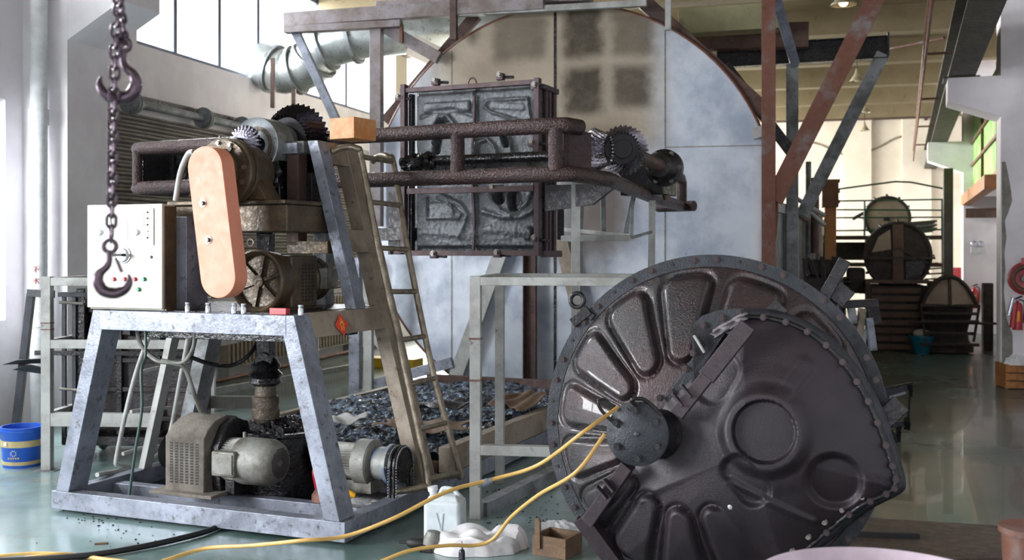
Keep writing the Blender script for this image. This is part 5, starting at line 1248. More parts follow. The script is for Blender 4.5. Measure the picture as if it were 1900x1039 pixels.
# dark steel plate and bar on the floor right
plt = obj('steel_floor_plate', MB().prism([FL(1540, 1000), FL(1575, 962), FL(1870, 980), FL(1890, 1039), FL(1500, 1045)], V((0, 0, .012))), worn('brown floor plate', '4A4038', '5A4C40', '332C26', (.35, .6), .2, 3, .002, 40)); tag(plt, 'thin brown steel plate lying on the floor in the bottom right', 'plate')
tag(obj('steel_bar', MB().beam(FL(1560, 990, .025), FL(1706, 995, .025), .03, .025), m_blk), 'short black steel bar lying on the brown floor plate', 'bar')
tag(obj('terracotta_pot', MB().lathe(P(1912, 1060, 3.6) * 1.0, (0, 0, 1), [(0, -.6), (.06, -.6), (.09, .13), (.1, .13), (.1, .15), (0, .15)], 30), m_rustred), 'orange brown object edge in the bottom right corner', 'pot')
# crates and bits: chips on the floor
random.seed(21)
chips = MB()
for k in range(170):
    c = FL(random.gauss(215, 60) if k % 2 else random.uniform(900, 1040), random.gauss(960, 22) if k % 2 else random.uniform(905, 985), .003); s = random.uniform(.003, .008); chips.ball(c, s, 6, (1, 1, .5))
tag(obj('plastic_chips', chips, m_blk), 'scattered tiny dark plastic chips on the floor around the carriage', 'chips', kind='stuff')
for i, (px, py, r, nm) in enumerate(((188, 1010, 14, 'left of the black hose'), (958, 926, -10, 'under the tube frame'))):
    f = Fr(FL(px, py), r); tag(obj('wood_chip', MB().box(f, -.035, .035, -.008, .008, 0, .01), m_wooddk if i == 0 else m_hose, None, .002), 'small brown splinter on the floor ' + nm, 'splinter')
# ================================================================ HOIST CHAIN WITH TWO HOOKS
CY = 2.6
m_chain = worn('oily chain steel', '4A3E48', '5E5058', '2A2228', (.2, .4), .7, 12, .001, 80)
hc = thing('hoist_chain', 'dark steel hoist chain with two hooks hanging in the left foreground', 'chain', P(215, -60, CY))
def link_mb(c, d, side, L=.034, wdt=.0105, r=.0042):
    c = V(c); d = V(d).normalized(); s = (V(side) - d * V(side).dot(d)).normalized(); pts = []
    for k in range(8): a = math.pi * k / 7; pts.append(c + d * (L / 2 - wdt) + (s * math.cos(a) + d * math.sin(a)) * wdt)
    for k in range(8): a = math.pi + math.pi * k / 7; pts.append(c - d * (L / 2 - wdt) + (s * math.cos(a) + d * math.sin(a)) * wdt)
    return MB().tube(pts, r, 8, closed=True)
def strand(pts, n0=0):
    L = bez(pts, 30); acc = 0; last = L[0]; step = .0255; k = n0; nxt = 0
    for i in range(1, len(L)):
        seg = (L[i] - last).length; d = (L[i] - last).normalized() if seg > 0 else V((0, 0, -1))
        while acc + seg >= nxt:
            c = last + d * (nxt - acc); side = V((math.cos(.6), math.sin(.6), 0)) if k % 2 else V((-math.sin(.6), math.cos(.6), 0))
            obj('chain_link', link_mb(c, d, side), m_chain, hc); nxt += step; k += 1
        acc += seg; last = L[i]
strand([P(228, -40, CY), P(215, 60, CY), P(212, 150, CY), P(209, 300, CY), P(206, 448, CY)])
strand([P(214, -40, CY + .05), P(222, 20, CY + .04), P(228, 60, CY + .03), P(222, 95, CY + .03)], 1)
def hook(px, py, s, name, flip=1, Y=CY):
    # px,py = centre of the hook's eye; s = scale in metres
    o = P(px, py, Y); HF = Fr(o, 8)
    h = thing('x', '', '', o); bpy.data.objects.remove(h)
    pts = [(0, -.02), (.002, -.30), (.05, -.48), (.20, -.68), (.24, -.95), (.12, -1.22), (-.12, -1.30), (-.34, -1.18), (-.44, -.95), (-.42, -.72)]
    rr = [.085, .085, .10, .125, .15, .165, .16, .13, .09, .03]
    P3 = bez([HF.w((x * 1.25 + .02) * s * flip, 0, z * s * .92) for x, z in pts], 6); R_ = []
    for i in range(len(P3)): j = i / 6; k = min(int(j), len(rr) - 2); R_.append((rr[k] + (rr[k + 1] - rr[k]) * (j - k)) * s)
    hk = obj(name, MB().tube(P3, R_, 16), m_chain, hc)
    obj('hook_eye', MB().tube(arc(HF.w(0, 0, .12 * s), .17 * s, HF.x, HF.z, 0, 360, 20)[:-1], .065 * s, 10, closed=True), m_chain, hk)
    return hk
k1 = hook(227, 92, .1, 'upper_hook', 1, CY + .03)
k2 = hook(204, 465, .086, 'lower_hook', -1)
obj('hook_latch', MB().beam(P(215, 478, CY), P(226, 505, CY), .008, .006), m_chain, k2)
# ================================================================ LEFT: light rack and dark mould on its cart
LF = Fr(P(88, 600, 7.8) * 1.0, -3); LF.O.z = 0
rk = thing('steel_rack', 'light grey welded steel rack at the left beside the blue bucket', 'rack', LF.w(.4, .3, 0))
def lz(y): return LF.front(88, y, 0).z
def rb(nm, a0, a1, b0, b1, c0, c1, mt=m_light, par=None): return obj(nm, MB().box(LF, a0, a1, b0, b1, c0, c1), mt, rk if par is None else par, .003)
rb('post', -.035, .035, -.03, .03, .004, lz(513)); rb('foot_plate', -.08, .08, -.06, .06, 0, .004, m_greydk)
rb('post', -.035, .035, .9, .96, 0, lz(513)); rb('post', .8, .86, .9, .96, 0, lz(560))
rb('top_rail', .036, .34, -.03, .03, lz(530), lz(515)); rb('top_rail', -.03, .03, .031, .9, lz(530), lz(515))
rb('shelf_rail', .036, 1.03, -.03, .02, lz(646), lz(630)); rb('shelf_rail', -.03, .02, .031, .9, lz(646), lz(630)); rb('shelf_rail', .03, 1.3, .9, .95, lz(646), lz(630))
rb('lower_rail', .036, .8, -.03, .03, lz(790), lz(765)); rb('lower_rail', -.03, .02, .031, .9, lz(790), lz(765)); rb('lower_rail', .03, 1.3, .9, .95, lz(790), lz(765))
for p in ((-.01, lz(600)), (.0, lz(612))): obj('weld_mark', MB().box(LF, -.036, .036, -.032, .032, p[1], p[1] + .008), m_rustred, rk)
# dark mould parked in the rack on a low cart
MC2 = Fr(LF.w(.55, .32, 0), -3)
dm = thing('parked_mould', 'tall dark box shaped mould parked on casters behind the light rack', 'mould', MC2.w(.2, .3, 0))
m_dk2 = worn('sooty brown mould', '2E2A2C', '413A38', '161416', (.4, .7), .3, 3, .006, 50)
def db(nm, a0, a1, b0, b1, c0, c1, mt=m_dk2, bev=.008): return obj(nm, MB().box(MC2, a0, a1, b0, b1, c0, c1), mt, dm, bev)
db('mould_body', -.42, .38, .1, .5, .22, 1.22); db('mould_lip', -.5, -.43, .02, .5, .18, 1.3, m_dark)
for z in (.3, .52, .74, .95, 1.12): db('body_rib', -.42, .4, .06, .1, z, z + .035, m_dk2, .002)
for a in (-.2, .1, .34): db('body_rib', a, a + .04, .05, .1, .2, 1.2, m_dark, .002)
for a in (-.6, -.52): db('angle_post', a, a + .03, .0, .03, .13, lz(545), m_rimd, .002)
db('cross_arm', -.8, .42, -.02, .015, .8, .835, m_dark, .002); db('cross_arm', -.62, -.2, -.02, .01, 1.24, 1.275, m_rimd, .002)
for z in (.55, 1.2): obj('clamp_screw', MB().cyl(MC2.w(-.6, -.03, z), MC2.w(-.4, -.03, z - .01), .012, 8), m_bolt, dm); obj('clamp_knob', MB().ball(MC2.w(-.39, -.03, z), .03, 10), m_dark, dm)
db('cart_frame', -.6, .45, .0, .55, .12, .19, m_dark)
for a in (-.5, .38):
    for b in (.05, .5): obj('caster', MB().lathe(MC2.w(a, b, .055) - MC2.x * .015, MC2.x, [(0, 0), (.05, 0), (.055, .01), (.055, .025), (.05, .035), (0, .035)], 20), m_blk, dm)
# leaning angle frame with fork arms
lf = thing('leaning_angle_frame', 'blue grey angle iron frame leaning at the left wall with two fork arms', 'frame', FL(30, 800))
Ya = 8.7
obj('stile', MB().beam(P(27, 815, Ya), P(58, 545, Ya), .06, .05, V((1, 0, 0))), m_rimd, lf, .003)
obj('top_bar', MB().beam(P(54, 543, Ya), P(98, 546, Ya - .1), .05, .06, V((0, 1, 0))), m_rimd, lf, .003)
for (x0, y0, x1, y1) in ((2, 677, 85, 668), (22, 686, 92, 690)):
    obj('fork_arm', MB().prism([P(x0, y0, Ya - .1), P(x0 + 30, y0 - 9, Ya - .1), P(x1, y1 - 3, Ya), P(x1, y1 + 6, Ya)], V((0, .05, 0))), m_rimd, lf, .003)
wk = FL(60, 795); bk_ = MB()
def wick(u, v):
    th = 2 * math.pi * u; r = .075 + .006 * math.sin(v * 75 + 10 * math.cos(th * 4)); return V((wk.x, wk.y + .3, 0)) + V((r * math.cos(th) * 1.1, r * math.sin(th), .36 * v + .0))
tag(obj('wicker_roll', MB().grid(wick, 40, 90, True), worn('wicker', '8A7A66', '6E5E4C', '4A3E32', (.7, .9), 0, 20, .004, 60)), 'rough brown wicker roll standing on the floor behind the blue bucket', 'basket')
# guard rail in front of the radiators
gr = thing('guard_rail', 'low white railing in front of the radiators', 'railing', FL(390, 740, 0))
Yg0, Yg1 = 10.6, 13.9
def gp(px, py, Y): return P(px, py, Y)
for (a, b) in (((400, 637), (600, 598)), ((388, 728), (668, 678))): obj('rail', MB().beam(P(*a, Yg0), P(*b, Yg1), .05, .07, V((0, 0, 1)).cross(V((1, 1, 0)))), m_light, gr, .003)
for (px, y0, y1, Y) in ((394, 618, 764, Yg0), (587, 520, 700, 13.2)): obj('post', MB().beam(P(px, y1, Y), P(px, y0, Y), .055, .055, V((1, 0, 0))), m_light, gr, .003)
obj('end_arm', MB().beam(P(550, 518, 13.2), P(598, 516, 13.2), .05, .06, V((0, 1, 0))), m_light, gr, .003)
# yellow case on the floor behind the ladder
ye = FL(712, 700, 0); tag(obj('yellow_case', MB().box(Fr(V((P(712, 690, 14.6).x, 14.6, 0)), -20), -.3, .5, -.1, .2, 0, .13), plain('yellow case', 'D8B020', .5), None, .01), 'yellow flat case on the floor behind the ladder and the oven', 'case')
# ================================================================ FAR RIGHT BACKGROUND
def far(nm, mt, mb, par, bev=0): return obj(nm, mb, mt, par, bev)
m_dull = worn('soot black brown', '2A2624', '3C342E', '161412', (.5, .8), .2, 3, .005, 40)
m_choc = worn('brown wood dark', '4A3830', '5A463A', '2C2220', (.6, .85), 0, 5, .003, 40)
m_tankf = worn('grey brown mould face', '86786A', '9A8A78', '5A5048', (.5, .75), .1, 2, .003, 40)
# slatted step block
sf = Fr(FL(1668, 652), -15)
sb2 = thing('slatted_steps', 'dark wooden slatted step block on the far floor under the upright mould', 'steps', sf.O)
obj('core', MB().box(sf, -.42, .42, .08, 1.2, 0, 1.02), m_dull, sb2)
for k in range(8): obj('slat', MB().box(sf, -.4, .32, .0 + .005 * k, .07 + .005 * k, .03 + k * .125, .125 + k * .125 - .012), m_choc, sb2, .004)
for a in (-.5, .42): obj('side_post', MB().box(sf, a, a + .08, .0, .12, 0, 1.06), m_dull, sb2)
obj('top_board', MB().box(sf, -.5, .5, 0, 1.2, 1.06, 1.1), m_choc, sb2)
# round upright mould on the steps
def tank(px, py, Y, r, sq, name, label, face=m_tankf, depth=.5, par=None):
    c = P(px, py, Y); f = Fr(c, -15); t = thing(name, label, 'mould', c - V((0, 0, r * sq)))
    ring = [f.w(math.cos(2 * math.pi * k / 48) * r, 0, math.sin(2 * math.pi * k / 48) * r * sq) for k in range(48)]
    obj('face_plate', MB().prism([p + f.y * .02 for p in ring], f.y * .02), face, t)
    obj('rim', MB().tube(ring, .03, 8, closed=True), m_dull, t)
    obj('shell', MB().prism([c + (p - c) * .96 + f.y * .05 for p in ring], f.y * depth), m_dull, t)
    for k in range(0, 48, 4): p = ring[k]; obj('clamp', MB().beam(p - f.y * .05, p + f.y * .1 + (p - c).normalized() * .05, .035, .035), m_dull, t)
    return t, f, c
t1, f1_, c1_ = tank(1666, 474, 17.4, .5, 1.05, 'upright_round_mould', 'dark round mould with cross bars standing on the slatted steps', m_dull, .6)
for s in (-1, 1): obj('cross_bar', MB().beam(f1_.w(-.46 * s, -.03, -.12), f1_.w(0, -.05, .12), .03, .03), m_dull, t1)
obj('spine', MB().box(f1_, -.08, .08, -.06, .0, -.4, .5), m_choc, t1); obj('belt', MB().box(f1_, -.56, .56, -.07, -.03, -.06, -.02), m_dull, t1)
obj('panel', MB().prism([f1_.w(-.4, -.02, .05), f1_.w(-.1, -.02, .1), f1_.w(-.12, -.02, .42), f1_.w(-.3, -.02, .3)], f1_.y * .02), m_tankf, t1); obj('panel', MB().prism([f1_.w(.12, -.02, -.4), f1_.w(.36, -.02, -.3), f1_.w(.42, -.02, -.08), f1_.w(.12, -.02, -.1)], f1_.y * .02), m_dark, t1)
obj('base_frame', MB().box(f1_, -.6, .5, -.1, .6, -.62, -.5), m_dull, t1)
obj('side_cluster', MB().box(f1_, -.78, -.5, .0, .5, -.62, -.2), m_dull, t1, .05)
for i in range(5): obj('side_bar', MB().beam(f1_.w(.4, -.05 + .02 * i, -.38 + i * .08), f1_.w(.75 - .05 * i, -.05, -.36 + i * .08), .025, .025), m_dull, t1); obj('side_bar', MB().beam(f1_.w(-1.0 + .08 * i, 0, -.5 + i * .07), f1_.w(-.55, 0, -.5 + i * .07), .02, .025), m_dull, t1)
t2, f2_, c2_ = tank(1646, 404, 19.6, .39, .95, 'domed_round_mould', 'round brown faced mould on the far platform above the dark one', m_tankf, .5)
obj('hatch', MB().box(f2_, -.06, .04, -.03, .0, -.06, .0), m_blk, t2); obj('left_bracket', MB().beam(f2_.w(-.6, 0, -.02), f2_.w(-.38, 0, .1), .05, .06), m_dull, t2)
obj('stand', MB().box(f2_, -.36, .3, .05, .5, -.58, -.36), m_dull, t2)
# small clamp bundle right of it
cbn = thing('clamp_bundle', 'bundle of shiny steel clamps on the platform right of the domed mould', 'clamps', P(1715, 432, 19.4))
for i in range(9): obj('clamp_rod', MB().cyl(P(1688 + i % 2 * 3, 414 + i * 2.4, 19.4 + .04 * (i % 3)), P(1738 - i % 3 * 4, 410 + i * 2.3, 19.4 + .04 * (i % 3)), .022, 8), m_greydk if i % 2 else m_bolt, cbn)
# platform with its two brown boards and legs
pf = thing('storage_platform', 'brown board platform on steel legs behind the dark round mould', 'platform', P(1650, 640, 19.8))
PFm = Fr(V((P(1655, 440, 19.8).x, 19.8, 0)), -15)
zp = P(1655, 437, 19.8).z; zq = P(1655, 488, 19.8).z
obj('upper_board', MB().box(PFm, -1.2, 1.0, 0, .9, zp - .07, zp), m_choc, pf); obj('lower_board', MB().box(PFm, -1.2, 1.0, 0, .9, zq - .07, zq), m_choc, pf)
for a in (-1.15, -.1, .86): obj('leg', MB().box(PFm, a, a + .1, .02, .12, 0, zp - .07), m_green, pf)
obj('dark_beam', MB().box(PFm, -1.2, -.1, .2, .3, zq + .05, zp - .12), m_dull, pf)
# green railing and roof line rods
grn = thing('platform_railing', 'thin dark green pipe railing round the far platform', 'railing', P(1655, 437, 19.5))
for y0, y1 in ((373, 370), (389, 390), (404, 403), (428, 426)): obj('rail', MB().cyl(P(1552, y0, 19.3), P(1756, y1, 19.3), .014, 8), m_green, grn)
for px in (1604, 1748): obj('stanchion', MB().cyl(P(px, 437, 19.3), P(px, 371, 19.3), .018, 8), m_green, grn)
obj('gable_rod', MB().tube([P(1554, 351, 19.3), P(1660, 337, 19.3), P(1690, 338, 19.3), P(1756, 351, 19.3)], .016, 8), m_green, grn)
gc_ = obj('green_steel_post', MB().box(Fr(V((P(1760, 500, 18.6).x, 18.6, 0)), -15), -.075, .075, 0, .14, 0, P(1760, 312, 18.6).z), m_rail); tag(gc_, 'olive green square steel post right of the far platform', 'post')
# egg shaped mould on the floor, right
ef = Fr(FL(1762, 658), -12); eg = thing('egg_shaped_mould', 'egg shaped dark banded mould standing on the floor in front of the far wall', 'mould', ef.O)
pr = [(.30, .0), (.40, .02), (.40, .1), (.33, .2), (.31, .35), (.35, .5), (.385, .65), (.40, .75), (.37, .85), (.28, 1.0), (.18, 1.12), (.08, 1.18), (0.001, 1.19)]
bdm = MB(); bdm.lathe(ef.w(0, .3, 0), (0, 0, 1), pr, 40); bdm.v = [ef.w((ef.loc(v)).x, .3 + (ef.loc(v).y - .3) * .65, v.z) for v in bdm.v]
obj('body', bdm, m_dull, eg)
arch = [ef.w(x * .97, .01, z) for x, z in ((-.41, .72), (-.36, .86), (-.25, 1.03), (-.12, 1.15), (0, 1.18), (.12, 1.15), (.25, 1.03), (.36, .86), (.41, .72))]
obj('arch_rim', MB().tube(bez(arch, 4), .03, 8), m_dull, eg)
obj('front_dome', MB().grid(lambda u, v: ef.w((u - .5) * 2 * .36 * math.sqrt(max(0, 1 - v ** 2.2)), .06 - .09 * math.cos((u - .5) * 3) * math.sqrt(max(0, 1 - v * v)), .74 + .4 * v), 20, 14), m_tankf, eg, solid=.02)
obj('spine', MB().beam(ef.w(0, -.05, .74), ef.w(0, .0, 1.15), .03, .04), m_dull, eg)
for z, w_ in ((.74, .43), (.5, .42), (.32, .37), (.15, .42), (.62, .4)): obj('band', MB().box(ef, -w_, w_, -.03, .04, z - .02, z + .025), m_dull, eg, .01)
obj('cross_rod', MB().cyl(ef.w(-.6, .0, .48), ef.w(.85, .0, .48), .02, 8), m_dull, eg)
for s in (-1, 1): obj('side_stay', MB().beam(ef.w(s * .42, 0, .74), ef.w(s * .34, 0, .2), .03, .03), m_dull, eg)
tag(obj('dark_machine_post', MB().box(Fr(FL(1836, 650), -12), -.09, .06, 0, .15, 0, 1.06), m_dull, None, .01), 'dark thin machine post right of the egg shaped mould', 'post')
tag(obj('teal_basin', MB().lathe(FL(1704, 655) + V((.05, .0, 0)), (0, 0, 1), [(0, 0), (.11, 0), (.19, .25), (.2, .25), (.2, .27), (.17, .27), (.12, .04), (0, .04)], 28), plain('teal plastic', '1A6E8A', .4)), 'teal blue plastic tub with bags between the steps and the egg shaped mould', 'tub')
tag(obj('plastic_bags', MB().ball(FL(1704, 655) + V((.05, .0, .3)), .12, 14, (1.1, 1, .6)), m_cabinet), 'cream plastic bags heaped in the teal tub', 'bags')
tag(obj('cardboard_box', MB().box(Fr(FL(1702, 600) * 1.0, -15), -.12, .2, 0, .3, 0, .5), m_wood, None, .01), 'brown cardboard box behind the teal tub', 'box')
# ochre duct column behind the brown frame
oc2 = thing('ochre_column', 'tall amber brown box column with wider head beside the oven frame', 'column', FL(1540, 600))
OF = Fr(V((P(1541, 500, 15.5).x, 15.5, 0)), -14); zA = P(1541, 384, 15.5).z; zB = P(1541, 333, 15.5).z
m_och = worn('amber stained sheet', 'A06E28', '8A5A30', '3E2618', (.45, .7), .1, 1.6, .003, 30, .5, .6)
obj('shaft', MB().box(OF, -.08, .08, 0, .3, 0, zA), m_och, oc2, .004); obj('head', MB().box(OF, -.12, .11, -.05, .35, zA, zB), worn('brown stained box', '6E4A28', '5A3A22', '2C1C14', (.5, .7), .1, 3, .003, 30), oc2, .006)
for z in (zA + .05, zA + .2, zA + .35): obj('clip', MB().box(OF, .11, .13, -.02, .04, z, z + .05), m_dull, oc2)
# dark machine heap under it, with gold funnel
hp2 = thing('press_machine', 'dark cluttered machine low behind the arm of the round black mould', 'machine', FL(1520, 600))
HF2 = Fr(V((P(1525, 560, 13.6).x, 13.6, 0)), -14)
obj('table_block', MB().box(HF2, -.2, .26, 0, .5, 0, 1.25), m_dull, hp2, .03); obj('column_box', MB().box(HF2, -.17, .2, .05, .4, 1.25, 1.47), m_dull, hp2, .04)
random.seed(9)
for k in range(9): x = -.2 + .05 * k; obj('lever', MB().beam(HF2.w(x, -.05, 1.2 + random.uniform(-.1, .1)), HF2.w(x + random.uniform(-.08, .08), -.08, 1.42 + random.uniform(0, .12)), .025, .03), m_dull, hp2)
tag(obj('brass_funnel', MB().lathe(FL(1572, 640) + V((-.05, .2, 0)) + V((0, 0, .78)), (0, 0, 1), [(.05, 0), (.1, .0), (.12, .15), (.17, .25), (.3, .32), (.3, .34), (.16, .28)], 28), m_och), 'amber curved funnel behind the stack of steel clamps', 'funnel')
# pipework by the oven flank
pw = thing('wall_pipework', 'rust brown pipes and ducts between the oven panels and the amber column', 'pipes', FL(1515, 640))
for (a, b, Y, r, mt) in (((1500, 300), (1500, 500), 15, .04, m_greydk), ((1512, 330), (1512, 470), 14.8, .06, m_rust), ((1505, 395), (1530, 418), 14.6, .03, m_light), ((1448, 350), (1530, 400), 14, .03, m_light), ((1483, 395), (1500, 408), 13.6, .05, m_tan)):
    obj('pipe', MB().cyl(P(*b, Y), P(*a, Y), r, 12), mt, pw)
obj('upright_pipe', MB().cyl(V((P(1520, 500, 15).x, 15, 0)), P(1520, 400, 15), .05, 12), m_tan, pw)
# stack of clamps and arms right behind the rim of the round mould
ck = thing('clamp_stack', 'stack of dark steel clamp arms on the floor behind the rim of the black mould', 'clamps', FL(1600, 760))
for i, (x0, y0, x1, y1, w_, mt) in enumerate(((1555, 565, 1628, 562, .07, m_dark), (1560, 600, 1626, 597, .05, m_dark), (1563, 565, 1563, 640, .05, m_dark), (1578, 565, 1584, 600, .06, m_greydk), (1600, 572, 1592, 640, .06, m_tan), (1618, 562, 1626, 600, .08, m_dark), (1612, 590, 1620, 650, .06, m_grey), (1604, 610, 1596, 662, .05, m_light), (1590, 640, 1612, 750, .07, m_dark), (1606, 650, 1614, 690, .04, m_dark), (1585, 585, 1590, 630, .04, m_choc))):
    obj('clamp_arm', MB().beam(P(x0, y0, 9.6 + .05 * (i % 3)), P(x1, y1, 9.6 + .05 * (i % 3)), w_, w_), mt, ck, .003)
obj('stack_base', MB().box(Fr(FL(1600, 800), -15), -.3, .12, 0, .3, 0, .42), m_dark, ck, .02)
jg2 = thing('welding_jig', 'small blue grey steel jig on the floor right of the black mould rim', 'jig', FL(1665, 825))
for i, (x0, y0, x1, y1, w_, mt) in enumerate(((1640, 730, 1690, 716, .045, m_rimd), (1640, 722, 1694, 712, .03, m_dark), (1690, 712, 1690, 735, .03, m_dark), (1688, 735, 1684, 790, .015, m_dark), (1645, 724, 1640, 800, .04, m_rimd), (1648, 788, 1688, 786, .045, m_rimd), (1683, 778, 1683, 794, .05, m_dark), (1640, 740, 1680, 728, .02, m_grey), (1650, 800, 1666, 820, .04, m_dark), (1668, 790, 1666, 822, .035, m_dark), (1648, 820, 1666, 820, .03, m_dark), (1655, 770, 1672, 762, .03, m_grey), (1632, 722, 1634, 700, .02, m_och))):
    obj('jig_bar', MB().beam(P(x0, y0, 8.9), P(x1, y1, 8.95), w_, w_), mt, jg2, .002)
# ---- things on the near faces of the two right columns
N2 = Fr(RW.w(8.35, 0, 0), ryaw - 90)
def extinguisher(fr, px, pyt, pyb, label, b=-.09, yawf=None):
    a = fr.front(px, pyb, b); c = fr.front(px, pyt, b); h = c.z - a.z; r = h * .14; o = fr.w(a.x, b, a.z)
    t = thing('fire_extinguisher', label, 'fire extinguisher', o, 'fire extinguishers on the right columns')
    obj('cylinder', MB().lathe(o, (0, 0, 1), [(0, 0), (r, 0), (r, h * .68), (r * .8, h * .76), (r * .3, h * .8), (r * .3, h * .86), (0, h * .86)], 24), m_red, t)
    obj('valve', MB().beam(o + V((-r * .5, 0, h * .9)), o + V((r * .9, 0, h * .97)), r * .4, r * .3), m_blk, t)
    obj('hose', MB().tube(bez([o + V((r * .3, 0, h * .88)), o + V((r * 1.3, -r * .2, h * .8)), o + V((r * 1.15, -r * .3, h * .4)), o + V((r * 1.05, -r * .2, h * .2))], 6), r * .13, 8), m_blk, t)
    obj('label', MB().lathe(o, (0, 0, 1), [(r * 1.01, h * .25), (r * 1.02, h * .25), (r * 1.02, h * .55), (r * 1.01, h * .55)], 24, 180, 360), m_gold, t)
    obj('bracket', MB().box(fr, a.x - r * .4, a.x + r * .4, b + r, -.002, a.z + h * .4, a.z + h * .48), m_greydk, t)
    return t
extinguisher(N2, 1808, 526, 572, 'red fire extinguisher below the emergency light, left one of the pair', -.12)
extinguisher(N2, 1828, 526, 572, 'red fire extinguisher below the emergency light, right one of the pair', -.12)
extinguisher(NF, 1888, 548, 612, 'red fire extinguisher under the hose reel at the right edge', -.1)
fw_ = NF.front(1874, 585, -.14); fx = thing('red_powder_tube', 'slim red and silver extinguisher tube leaning beside the one at the right edge', 'fire extinguisher', NF.w(*fw_))
obj('tube_body', MB().cyl(NF.w(*NF.front(1879, 608, -.14)), NF.w(*NF.front(1884, 562, -.14)), .035, 16), m_red, fx); obj('silver_neck', MB().cyl(NF.w(*NF.front(1872, 585, -.16)), NF.w(*NF.front(1880, 552, -.16)), .022, 12), m_chrome, fx)
el = thing('emergency_light', 'white twin headed emergency light on the farther right column', 'emergency light', N2.w(*N2.front(1815, 465, -.05)))
q0 = N2.front(1801, 470, 0); q1 = N2.front(1829, 458, 0)
obj('box', MB().box(N2, q0.x, q1.x, -.06, -.002, q0.z, q1.z), m_whitepl, el, .006)
for px in (1807, 1820): q = N2.front(px, 452, -.04); obj('lamp_head', MB().lathe(N2.w(q.x, -.02, q.z), -N2.y, [(0, 0), (.04, 0), (.055, .05), (.05, .055), (0, .05)], 18), m_chrome, el)
hb_ = thing('hose_cabinet', 'red fire hose cabinet on the wall left of the farther right column', 'hose cabinet', P(1772, 528, 21.5))
hb2 = Fr(P(1772, 528, 21.5), -15); obj('cabinet_box', MB().box(hb2, -.1, .12, 0, .16, 0, .34), m_red, hb_, .01); obj('hose_disc', MB().lathe(hb2.w(-.02, -.01, .15), -hb2.y, [(0, 0), (.13, 0), (.13, .03), (0, .03)], 24), m_red, hb_)
hr = thing('fire_hose_reel', 'red fire hose reel with white hub cut by the right edge of the picture', 'hose reel', NF.w(*NF.front(1897, 530, -.05)))
hq = NF.front(1903, 517, -.05); oh = NF.w(hq.x, -.02, hq.z)
obj('disc', MB().lathe(oh, -NF.y, [(0, 0), (.19, 0), (.19, .02), (.17, .03), (.12, .02), (0, .02)], 40), m_red, hr); obj('wound_hose', MB().tube(arc(oh - NF.y * .06, .14, NF.x, NF.z, 0, 360, 30)[:-1], .03, 8, closed=True), m_rustred, hr)
obj('hub', MB().lathe(oh, -NF.y, [(.05, 0), (.05, .1), (0, .1)], 20), m_motor, hr); obj('mount', MB().box(NF, hq.x - .04, hq.x + .04, -.05, -.002, hq.z + .15, hq.z + .24), m_red, hr)
# wooden crate with plastic bag at the right edge
cf = Fr(FL(1866, 722), -8); cr = thing('wooden_crate', 'worn brown wooden crate at the right edge below the extinguisher', 'crate', cf.w(.3, .2, 0))
for k in range(3): obj('board', MB().box(cf, 0, .6, 0, .02, .01 + k * .09, .09 + k * .09), m_wood, cr, .003)
obj('corner_post', MB().box(cf, .0, .04, .021, .06, 0, .28), m_wood, cr); obj('side_board', MB().box(cf, 0, .02, .061, .4, .01, .28), m_wood, cr); obj('inner_fill', MB().box(cf, .03, .58, .07, .38, .0, .24), m_wooddk, cr)
def pbg(u, v):
    th = 2 * math.pi * u; ph = .5 * math.pi * v; k = 1 + .25 * mathutils.noise.noise(V((math.cos(th) * 3, math.sin(th) * 3, ph * 3)))
    return cf.w(.17 + .13 * math.sin(ph) * math.cos(th) * k, .2 + .1 * math.sin(ph) * math.sin(th), .245 + .12 * math.cos(ph) * k)
tag(obj('clear_plastic_bag', MB().grid(pbg, 36, 16, True), m_whitepl, smooth=25), 'crumpled whitish plastic bag on top of the wooden crate', 'bag')
# window booth on the right wall with timber
def rside(px, py, b): return RW.hit(px, py, (0, 1, 0), b)
ga = rside(1803, 300, -.16); gb_ = rside(1853, 300, -.16)
sN, sF = gb_.x, ga.x
zt2 = P(1803, 270, RW.w(sF, -.16, 0).y).z; zb2 = P(1803, 362, RW.w(sF, -.16, 0).y).z
wd_ = struct(obj('window_7', MB().box(RW, sN, sF, -.2, -.14, zb2, zb2 + .06), m_wood))
for s in (sF - .05, (sN + sF) / 2, sN): obj('window_frame', MB().box(RW, s, s + .05, -.2, -.13, zb2 + .061, zt2 + .6), m_rustred, wd_)
for z in ((zb2 + zt2) / 2 + .05, zt2): obj('window_frame', MB().box(RW, sN + .051, sF - .051, -.195, -.135, z, z + .05), m_rustred, wd_)
t = NT('leaf green pane'); n = t.noise(3, 4); gmat = t.fin(t.mix(t.ramp(n, .45, .6), srgb('9CCB78'), srgb('5FA02C')), .4)
struct(obj('trim_10', MB().box(RW, sN, sF, -.8, -.21, zb2 - .05, zt2 + .65), m_white))
obj('green_pane', MB().box(RW, sN + .05, sF - .05, -.18, -.172, zb2 + .06, zt2 + .6), gmat, wd_)
tp2 = obj('timber_sill', MB().box(RW, sN, sF + .1, -.13, .02, zb2 - .2, zb2 - .002), m_wood); tag(tp2, 'brown timber sill board below the green window on the right', 'sill')
cN = N2.front(1800, 404, -.25); cM = N2.front(1852, 386, -.25)
tag(obj('timber_beam', MB().box(N2, cN.x - .08, cN.x + .75, -.3, -.1, cN.z, cM.z), m_choc), 'brown timber beam across the front of the farther right column', 'beam')
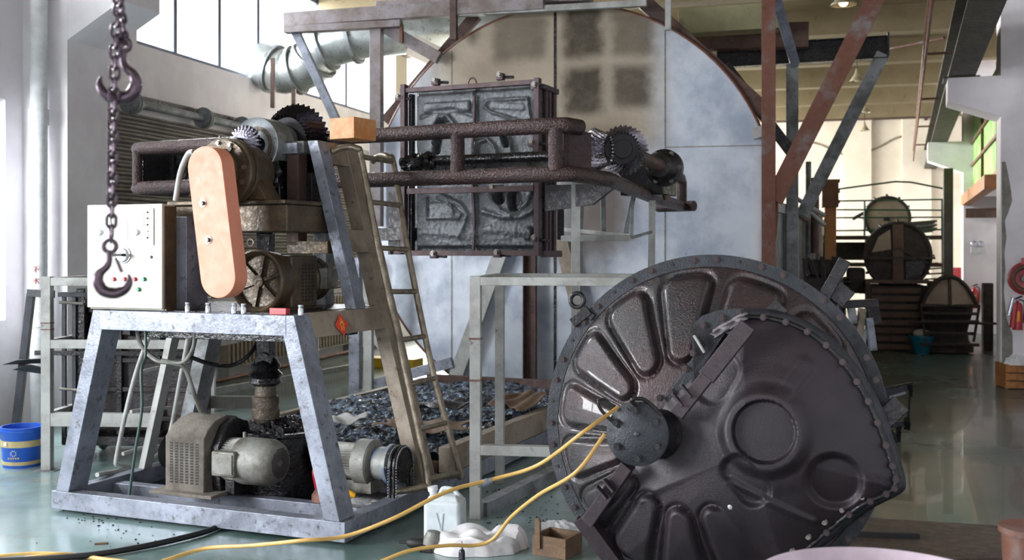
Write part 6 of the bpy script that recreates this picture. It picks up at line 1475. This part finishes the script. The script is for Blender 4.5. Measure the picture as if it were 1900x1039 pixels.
# ---- pendant lamps under the beams
m_shade = worn('lamp shade enamel', 'A8A088', '8A8068', '5A5040', (.35, .5), .1, 6, .001, 30)
t = NT('lamp bulb glow'); lampm = t.fin(srgb('FFE8C0'), .4); t.b.inputs['Emission Color'].default_value = srgb('FFE6B8'); t.b.inputs['Emission Strength'].default_value = 3
bo_off = plain('unlit bulb', 'D8D4C8', .3)
lamps = []
for i, (px, py, Y, r, on) in enumerate(((1565, 8, 13, .15, True), (1590, 150, 18.4, .12, False), (1604, 208, 22.4, .12, False), (1604, 242, 25.8, .12, False))):
    c = P(px, py, Y); t = thing('pendant_lamp', ['lit cone pendant lamp cut by the top edge, nearest of the row', 'unlit cone pendant lamp, second in the row above the long brace', 'unlit cone pendant lamp, third in the row behind the long brace', 'unlit cone pendant lamp, farthest and lowest in the row'][i], 'lamp', c, 'cone pendant lamps')
    obj('shade', MB().lathe(c, (0, 0, 1), [(r, -.01), (r, .0), (r * .75, .04), (r * .3, .13), (r * .18, .2), (.01, .21), (.01, .2), (r * .15, .19), (r * .28, .12), (r * .7, .035)], 28), m_shade, t)
    obj('bulb', MB().ball(c + V((0, 0, .03)), r * .4, 12), lampm if on else bo_off, t)
    obj('cord', MB().cyl(c + V((0, 0, .2)), V((c.x, c.y, 5.38)), .008, 6), m_blk, t)
# ---- conduit and drooping cable on the far wall
cd = thing('wall_conduit', 'thin brown conduit with hanging stubs along the far wall below the beams', 'conduit', FW.w(0, -.1, 4.3))
qa, qb2 = FW.front(1440, 225, -.2), FW.front(1742, 214, -.2); obj('conduit_pipe', MB().cyl(FW.w(qa.x, -.2, qa.z), FW.w(qb2.x, -.2, qa.z), .04, 8), m_rust, cd)
for px in (1498, 1602, 1718): q = FW.front(px, 205, -.2); obj('hanger', MB().box(FW, q.x - .04, q.x + .04, -.22, -.16, q.z - .25, q.z + .3), m_rust, cd)
tag(obj('drooping_cable', MB().tube(bez([FW.w(*FW.front(x, y, -.03)) for x, y in ((1475, 258), (1520, 268), (1575, 289), (1620, 278), (1665, 255), (1700, 254), (1738, 262))], 8), .022, 8), m_tan), 'thin brown cable drooping in a wave across the far wall', 'cable')
tag(obj('red_tie_rod', MB().cyl(P(1648, 91, 14), P(1752, 70, 13), .018, 8), m_rustred), 'thin red rod running from the dark beam end up towards the crane beam', 'rod')
